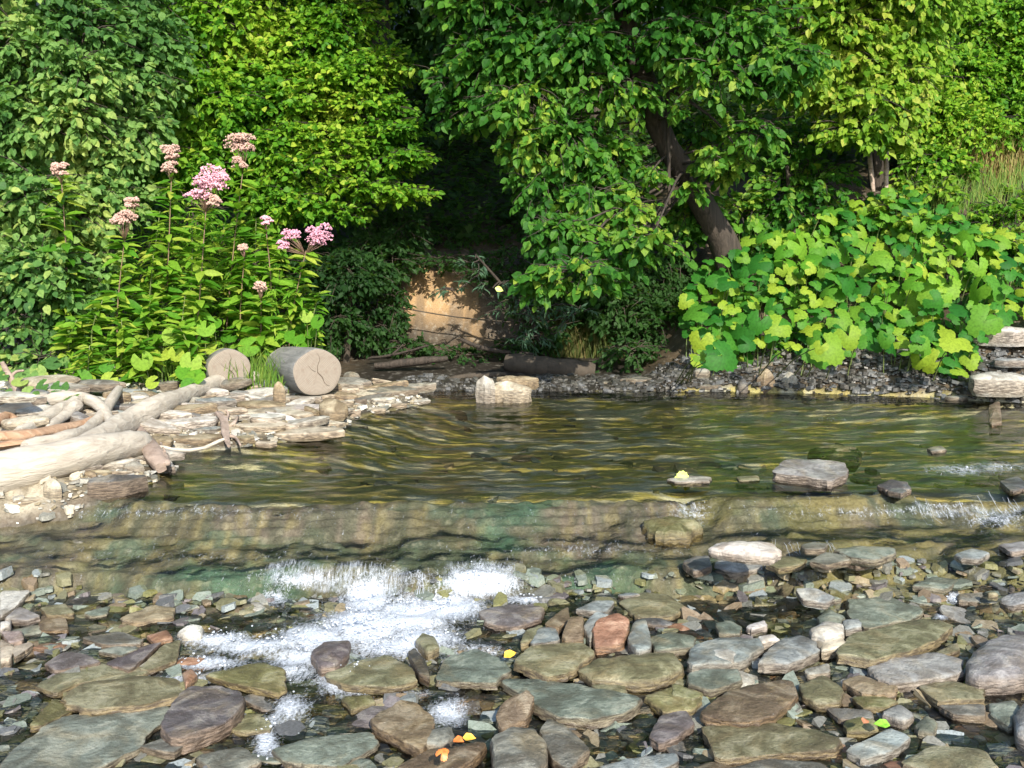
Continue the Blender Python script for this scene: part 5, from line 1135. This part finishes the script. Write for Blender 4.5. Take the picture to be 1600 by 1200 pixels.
JP = [('tallest pink flower plant, its wide head highest of all over the bar', 380, 600, 7.35, 262, [(378, 225, 27, F_D), (375, 255, 15, F_D)], 30),
 ('pink flower plant with a big double head midway along the group', 322, 600, 7.2, 325, [(328, 282, 27, F_P), (310, 300, 20, F_P), (335, 315, 15, F_D)], 20),
 ('pink flower plant with a fading brownish head behind the double-headed one', 268, 600, 7.4, 275, [(266, 240, 17, F_D), (264, 262, 14, F_D)], 10),
 ('pink flower plant with one pale round head standing over the broadleaf shrub', 195, 600, 7.05, 370, [(193, 345, 22, F_D), (206, 317, 12, F_D)], 10),
 ('bright magenta flower plant standing alone against the dark gap', 478, 600, 7.3, 392, [(497, 370, 22, F_M), (455, 370, 13, F_M), (442, 384, 9, F_M)], 30),
 ('small pink flower plant with a single little head near the magenta one', 416, 600, 7.35, 360, [(418, 345, 10, F_P)], 0),
 ('low pink flower plant with one small dull bud', 382, 600, 7.25, 400, [(380, 387, 10, F_D)], 0),
 ('low flower plant with a dull tan head above the sawn log', 408, 600, 7.2, 466, [(406, 450, 15, F_D)], 0),
 ('far pink flower plant fading against the shrub', 96, 600, 7.0, 280, [(93, 266, 15, F_D)], 0)]
for i, (lab, px, py, Y_, top, hd, ln) in enumerate(JP):
    if px > 330: Y_ += .5
    herb('joe_pye_weed', lab, 'flowering plant', px, py, Y_, top, 'herb', .19, GJ, 19, 4, 300+i, hd, M_pstem, ln, start=.3)
r10 = np.random.default_rng(10); cats = ['goldenrod']
hp = [(500,455,7.35),(475,440,7.4),(440,430,7.45),(455,470,7.2),(420,410,7.5),(360,420,7.4),(330,440,7.3),(300,400,7.5),(290,455,7.2),(262,420,7.4),(240,395,7.3),(235,470,7.1),(210,440,7.2),(190,500,6.9),(160,470,6.95),(350,350,7.7),(300,340,7.7),(400,340,7.8),(430,370,7.7),(250,330,7.6),(140,540,6.7),(215,530,6.85),(280,510,6.95),(320,500,7.0),(120,500,6.9)]
words_ = ['tallest', 'tall', 'leaning', 'slender', 'bushy', 'low', 'bright', 'yellowing', 'straggly', 'short']
JR = [(q[1], q[4]) for q in JP]
for i, (px, top, Y_) in enumerate(hp):
    if px > 315: Y_ += .75
    lab = f'{words_[i % 10]} unflowered leafy stem ' + ('just behind ' if Y_ > 7.3 else 'in front of ') + ['the magenta flower plant', 'the dark gap edge', 'the tallest pink flowers', 'the broad bright leaves', 'the double pink head', 'the low tan flower head', 'the brownish flower head', 'the pale round flower head', 'the tan blocks of the bar', 'the bleached driftwood'][int(i*10/len(hp))] + (' in line with the logs' if i % 6 == 0 else '')
    herb('leafy_herb', lab, 'wild plant', px, 600, Y_, top, 'herb', .17, 'narrow-leaved herbs on the bar', 17, 4, 400+i, (), None, int(r10.uniform(-15, 15)), start=.05)

hp2 = [(1420,300,9.3),(1450,270,9.4),(1480,300,9.2),(1405,350,9.0),(1530,330,9.1),(1560,300,9.3),(1590,320,9.2),(1500,360,8.9),(1460,350,9.0),(1550,380,8.8),(1610,350,9.0),(1435,390,8.8)]
lb2 = ['leafy stem at the brown grass edge under the yellow-green tree','tall leafy stem just before the dry grass','leafy stem rising in the dry grass','leafy stem between bare stems and big lobed leaves','leafy stem in the middle of the dry grass','tallest leafy stem among the dry grass','leafy stem by the edge in the dry grass','leafy stem above the broadest lobed clump','leafy stem beside the upper big-leaved clump','low leafy stem over the highest edge clump','leafy stem cut by the edge near the dry grass','low leafy stem above the yellow-green big-leaved clump']
for i, (px, top, Y_) in enumerate(hp2):
    q_ = P(px, 405, Y_); herb('leafy_herb', lb2[i], 'wild plant', px, 500, Y_, top, 'herb', .15, 'narrow-leaved herbs on the far slope', 10, 4, 700+i, (), None, 0, start=.1)
# broad-leaved plants, every blade an object
def leafy(name, label, cat, leaves, sp, tmpl, kind, group, size_j=.15, seed=0, face=(.0, -.85, .62), mid0=(0, -.45, -.5), ground=None, offY=-.12):
    """leaves: (px, py, width px, Y or None)."""
    r = np.random.default_rng(seed); Pn, sz = [], []
    for a, b, w_, Y_ in leaves:
        if Y_ is None: q = hit(a, b, r.uniform(.06, .48) if len(leaves) > 12 else .12)
        else: q = P(a, b, Y_)
        Pn.append(q); sz.append(w_/FPX*q[1]/1.12*r.uniform(1-size_j, 1+size_j))
    Pn = np.array(Pn); sz = np.array(sz); base = Pn.mean(0); base[1] += .1; base[2] = float(T(base[0], base[1]))
    t = thing(name, label, cat, base, group); n_ = len(Pn)
    mi = np.array(mid0)+r.normal(size=(n_, 3))*[.7, .3, .25]; no = np.array(face)+r.normal(size=(n_, 3))*[.33, .2, .25]
    s_, m_, n__ = basis(mi, no); Pn = Pn - m_*sz[:, None]*.35
    leaf_objs(Pn, mi, no, sz, leaf_mesh(kind, tmpl, lm(sp, True)), t, base)
    st = []
    for i in range(n_):
        q = Pn[i]-base; g_ = np.array([q[0]*.7+r.normal(0, .02), q[1]*.7+.08, 0]); gx_ = g_[0]+base[0]; g_[1] = max(g_[1], float(yfar(gx_))+.12-base[1]) if gx_ > 1 else g_[1]; g_[2] = float(T(g_[0]+base[0], g_[1]+base[1]))-base[2]-.01
        st.append(tube(smooth_path(np.array([g_, (g_+q)/2+[0, .02, .04], q]), 5), np.array([.005, .005, .004, .0035, .003]), 5, cap=False))
    for v_, f_ in st: mk('petiole', v_, f_, M_stem, t)
    return t
r11 = np.random.default_rng(11)
GB = 'round-leaved plants along the edge of the bar'
leafy('butterbur', 'brightest clump of big round leaves directly over the sawn logs', 'wild plant', [(362,492,34,7.75),(388,512,36,7.70),(416,505,36,7.75),(440,520,34,7.75),(404,530,34,7.65),(424,545,32,7.65),(448,500,32,7.90),(466,515,34,7.85),(380,545,36,7.55),(352,530,34,7.65),(372,505,28,7.85),(470,540,30,7.80),(436,536,32,7.70)], 'butter', L_ROUND, 'round', GB, seed=1)
leafy('butterbur', 'round-leaved clump between the sawn log and the dark gap', 'wild plant', [(484,524,30,7.75),(492,508,26,7.6),(456,532,32,7.45),(478,500,26,7.7),(395,488,30,7.6),(420,483,28,7.7)], 'butter', L_ROUND, 'round', GB, seed=2)
leafy('butterbur', 'round-leaved clump hanging over the end of the second sawn log', 'wild plant', [(300,545,42,6.9),(318,520,34,7.0),(284,585,38,6.6),(295,575,34,6.65),(276,560,30,6.8),(330,552,30,7.1),(310,500,30,7.1),(338,510,28,7.2)], 'butter', L_ROUND, 'round', GB, seed=3)
leafy('butterbur', 'round-leaved clump above the grey stone heap', 'wild plant', [(248,560,32,6.75),(226,572,34,6.7),(210,590,30,6.6),(232,600,28,6.55),(262,530,30,6.9),(240,535,28,6.9),(200,560,26,6.8)], 'butter', L_ROUND, 'round', GB, seed=4)
leafy('butterbur', 'round-leaved clump beside the square tan block', 'wild plant', [(135,598,30,6.5),(120,612,28,6.45),(150,608,26,6.45),(165,596,28,6.5),(105,600,26,6.5),(128,622,22,6.35),(160,575,26,6.6),(140,580,24,6.6)], 'butter', L_ROUND, 'round', GB, seed=5)
leafy('butterbur', 'low round-leaved plants creeping between the driftwood and the edge shrub', 'wild plant', [(a_, b_, 27, None) for a_, b_ in ((-10,612),(12,622),(40,618),(62,625),(90,612),(110,622),(25,600),(75,600),(100,598),(60,608),(-5,590),(45,592))], 'bush', L_ROUND, 'round', GB, seed=8)
leafy('butterbur', 'darker round-leaved clump behind the bent pinkish branch', 'wild plant', [(30,600,36,6.5),(60,590,32,6.5),(10,610,34,6.4),(50,615,28,6.4),(80,606,30,6.45),(28,555,28,6.7),(75,570,26,6.6),(-10,590,34,6.5)], 'bush', L_ROUND, 'round', GB, seed=6)
leafy('butterbur', 'single low round leaf sprouting from the stones under the driftwood pole', 'wild plant', [(300,597,34,6.5),(288,604,24,6.4)], 'butter', L_ROUND, 'round', GB, seed=7)
# big lobed leaves on the far bank: region read from the photo, plants are clusters of neighbouring leaves
reg = [(1085,430),(1120,400),(1150,360),(1190,335),(1250,360),(1300,320),(1360,310),(1430,290),(1480,330),(1540,360),(1620,380),(1620,490),(1540,505),(1525,580),(1460,590),(1410,560),(1350,540),(1290,572),(1250,545),(1180,540),(1120,580),(1090,570),(1060,500),(1070,460)]
cent = [(1110,545,'lowest clump of big lobed leaves at the dark end of the far bank'),(1130,470,'big-leaved clump at the foot of the leaning trunk'),(1180,430,'big-leaved clump just beside the leaning trunk, bright at its tips'),(1165,375,'small-leaved clump climbing under the leaning trunk'),
 (1200,510,'big-leaved clump over the long tilted slabs'),(1260,470,'big-leaved clump in the middle of the far bank'),(1250,390,'yellowing big-leaved clump under the climbing shrub'),(1260,555,'big-leaved clump drooping over the round pale bank stone'),(1330,500,'big-leaved clump above the lavender bank slab'),
 (1340,420,'big-leaved clump shining halfway up the far bank'),(1350,350,'big-leaved clump under the bare stems'),(1410,450,'yellow-green big-leaved clump in full sun'),(1430,380,'upper big-leaved clump next to the dry grass'),(1420,530,'pale big-leaved clump over the slate bank wedge'),
 (1500,430,'broadest sunlit clump of lobed leaves below the dry grass'),(1490,500,'bluish big-leaved clump beside the top pale slab'),(1500,575,'big-leaved clump drooping against the overhanging pale slab'),(1580,440,'big-leaved clump at the edge above the top pale slab'),(1570,375,'highest big-leaved clump at the edge by the dry grass'),(1640,470,'clump of lobed leaves cut by the edge of the slope')]
lst = [[] for _ in cent]
for _ in range(22000):
    a, b = r11.uniform(1050, 1680), r11.uniform(285, 605)
    if not (inpoly(a, b, reg) or (a > 1600 and 380 < b < 500)): continue
    w_ = np.interp(b, [300, 400, 560], [20, 33, 38])*r11.uniform(.45, 1.3)*(1.1 if a > 1350 else 1)
    if any(math.hypot(a-q[0], b-q[1]) < .235*(w_+q[2]) for l_ in lst for q in l_): continue
    k = min(range(len(cent)), key=lambda i: (cent[i][0]-a)**2+(cent[i][1]-b)**2); lst[k].append((a, b, w_, None))
for i, l_ in enumerate(lst):
    if l_: leafy('lobed_leaf_plant', cent[i][2], 'wild plant', l_, 'lobed' if i not in (6, 11, 14) else 'butter', L_LOBED, 'lobed', 'big lobed-leaf plants covering the far bank', seed=500+i)
# under-storey behind those leaves
tree('bank_shrub', 'dark leafy tangle covering the slope behind the big lobed leaves', 'shrub', 'tree', None, [(1300,560,9.4,4),(1310,480,9.4,3),(1330,420,9.6,2)],
     [(a_, b_, hit(min(a_, 1600), b_)[1]+.02, c_, d_) for a_, b_, _y, c_, d_ in [(1110,480,8.7,50,60),(1180,480,8.6,60,50),(1260,450,8.8,60,50),(1340,440,9,60,45),(1420,430,9.1,60,45),(1500,440,9,60,40),(1580,420,9.1,70,45),(1200,400,9.2,50,40),(1300,370,9.4,60,35),(1400,340,9.8,70,30),(1500,370,9.6,60,30),(1250,530,8.4,50,26),(1400,510,8.5,60,26),(1540,470,9,60,30),(1150,540,8.4,50,24),(1650,400,9.2,80,60)]], .09, 1.1, 0, 'shrubs on the far slope', seed=65)

# dry and green grass on the slope: blades nobody could count
def grass(name, label, n_, box, hgt, cols, seed):
    r = np.random.default_rng(seed); a = r.uniform(box[0], box[1], n_); Y_ = r.uniform(box[2], box[3], n_); x = (a-800)/FPX*Y_; z = T(x, Y_)
    h = hgt*r.uniform(.5, 1.15, n_); d = r.normal(0, .28, (n_, 2)); w_ = r.uniform(.0025, .005, n_)
    V = np.zeros((n_, 5, 3)); b = np.stack([x, Y_, z], 1)
    V[:, 0] = b - np.stack([w_, 0*w_, 0*w_], 1); V[:, 1] = b + np.stack([w_, 0*w_, 0*w_], 1)
    mpt = b + np.stack([d[:, 0]*h*.3, d[:, 1]*h*.3, h*.6], 1); V[:, 2] = mpt - np.stack([w_*.8, 0*w_, 0*w_], 1); V[:, 3] = mpt + np.stack([w_*.8, 0*w_, 0*w_], 1)
    V[:, 4] = b + np.stack([d[:, 0]*h, d[:, 1]*h, h], 1)
    F = (np.array([(0,1,3),(0,3,2),(2,3,4)])[None]+(np.arange(n_)*5)[:, None, None]).reshape(-1, 3)
    PAL['g'+str(seed)] = cols
    return tag(mk(name, V.reshape(-1, 3), F, leaf_mat('blades_'+str(seed), cols, False, (.5, .4, .1)), attrs={'tint': ('FACE', 'FLOAT', np.repeat(r.random(n_), 3))}, smooth=False), label, kind='stuff')
grass('grass', 'dry brown and yellow grass on the sunny slope', 2200, (1455, 1680, 9.4, 10.2), .5, [(.20,.12,.05), (.34,.24,.10), (.42,.36,.14), (.20,.28,.06)], 71)
grass('grass', 'green weeds and grass standing in front of the dry grass', 700, (1400, 1680, 8.9, 9.4), .30, [(.08,.2,.03), (.16,.3,.05), (.3,.34,.08)], 72)
grass('grass', 'dim grass hanging over the clay bank', 1500, (860, 1010, 9.1, 9.7), .30, [(.05,.09,.02), (.12,.16,.04), (.25,.2,.08)], 73)
grass('grass', 'fresh green weeds at the foot of the herbs on the bar', 1500, (60, 500, 6.9, 7.8), .26, [(.07,.18,.02), (.13,.28,.04), (.24,.34,.06)], 74)
# leaf litter clinging to the dark hill
xs = rng.uniform(-9, 9, 60000); ys = rng.uniform(9.6, 17, 60000); vv = ys-yfar(xs); k = (vv > 2.3) | (xs < -1.6); k &= ~((xs > 1.4) & (vv < 2.6)); xs, ys = xs[k], ys[k]
zz = T(xs, ys)+rng.random(len(xs))*.35
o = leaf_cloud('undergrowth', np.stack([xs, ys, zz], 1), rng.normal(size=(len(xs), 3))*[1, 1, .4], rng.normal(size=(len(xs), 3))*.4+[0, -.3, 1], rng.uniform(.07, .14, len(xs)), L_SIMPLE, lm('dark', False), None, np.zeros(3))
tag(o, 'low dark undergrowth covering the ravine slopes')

# ------------------------------------------------------------------ single fallen leaves
def leaf_col(name, c_):
    m, n, out = mat(name); p = nd(n, 'ShaderNodeBsdfPrincipled', i_Roughness=.45); nz = noise(n, 60, 3, n.nodes.new('ShaderNodeNewGeometry').outputs['Position'])
    n.links.new(mixc(n, c_, tuple(x*.5 for x in c_), ramp(n, [(.45, 0), (.7, 1)], nz.outputs[0]).outputs[0]), p.inputs['Base Color']); n.links.new(p.outputs[0], out.inputs[0]); return m
ML = dict(orange=leaf_col('leaf_orange', (.75, .22, .05)), yellow=leaf_col('leaf_yellow', (.85, .5, .06)), green=leaf_col('leaf_fresh', (.22, .5, .04)), lime=leaf_col('leaf_pale', (.60, .72, .16)), rust=leaf_col('leaf_rust', (.5, .2, .1)))
def fallen(px, py, w_, z, c_, label, tmpl=L_OVATE, mid=(1, .1, .15), nor=(0, -.5, .9)):
    q = G(px, py, z); s_, m_, n_ = basis(np.array([mid], float), np.array([nor], float)); sz = w_/FPX*q[1]
    Vv = sz*(tmpl[0][:, 0:1]*s_[0]+(tmpl[0][:, 1:2]-.5)*m_[0]+tmpl[0][:, 2:3]*1.8*n_[0]); o = mk('fallen_leaf', Vv, tmpl[1], ML[c_]); o.location = q
    return tag(o, label, 'leaf', 'single leaves fallen on the stones')
fallen(797, 1022, 24, .085, 'yellow', 'yellow-orange leaf stuck on the tip of the olive-grey slab by the white water', L_OVATE, (.9, .5, .3))
fallen(697, 1170, 20, .12, 'orange', 'bright orange leaf on the brown pointed slab, the one nearer its tip', L_LOBED, (.7, .6, .5))
fallen(733, 1152, 22, .115, 'yellow', 'curled orange-yellow leaf at the rear edge of the brown pointed slab', L_OVATE, (1, -.1, .1))
fallen(716, 1156, 22, .115, 'orange', 'small orange leaf squeezed between the two larger orange ones', L_OVATE, (.6, -.5, .2))
fallen(1378, 1131, 26, .07, 'green', 'fresh green leaf on the pebbles behind the long blue-grey wedge', L_OVATE, (-1, .3, .1))
fallen(1068, 740, 28, .335, 'lime', 'pale lime leaf standing on the thin stone in the pool', L_LOBED, (.2, .2, 1), (0, -1, .3))
fallen(1352, 1126, 20, .075, 'rust', 'rusty little leaf next to the fresh green leaf', L_OVATE, (.5, .7, .1))
fallen(780, 444, 11, 1.1, 'lime', 'pale withered leaf hanging at the tip of the leaning tree branch', L_OVATE, (1, 0, -.3), (0, -1, .3)).location = P(780, 452, 8.0)
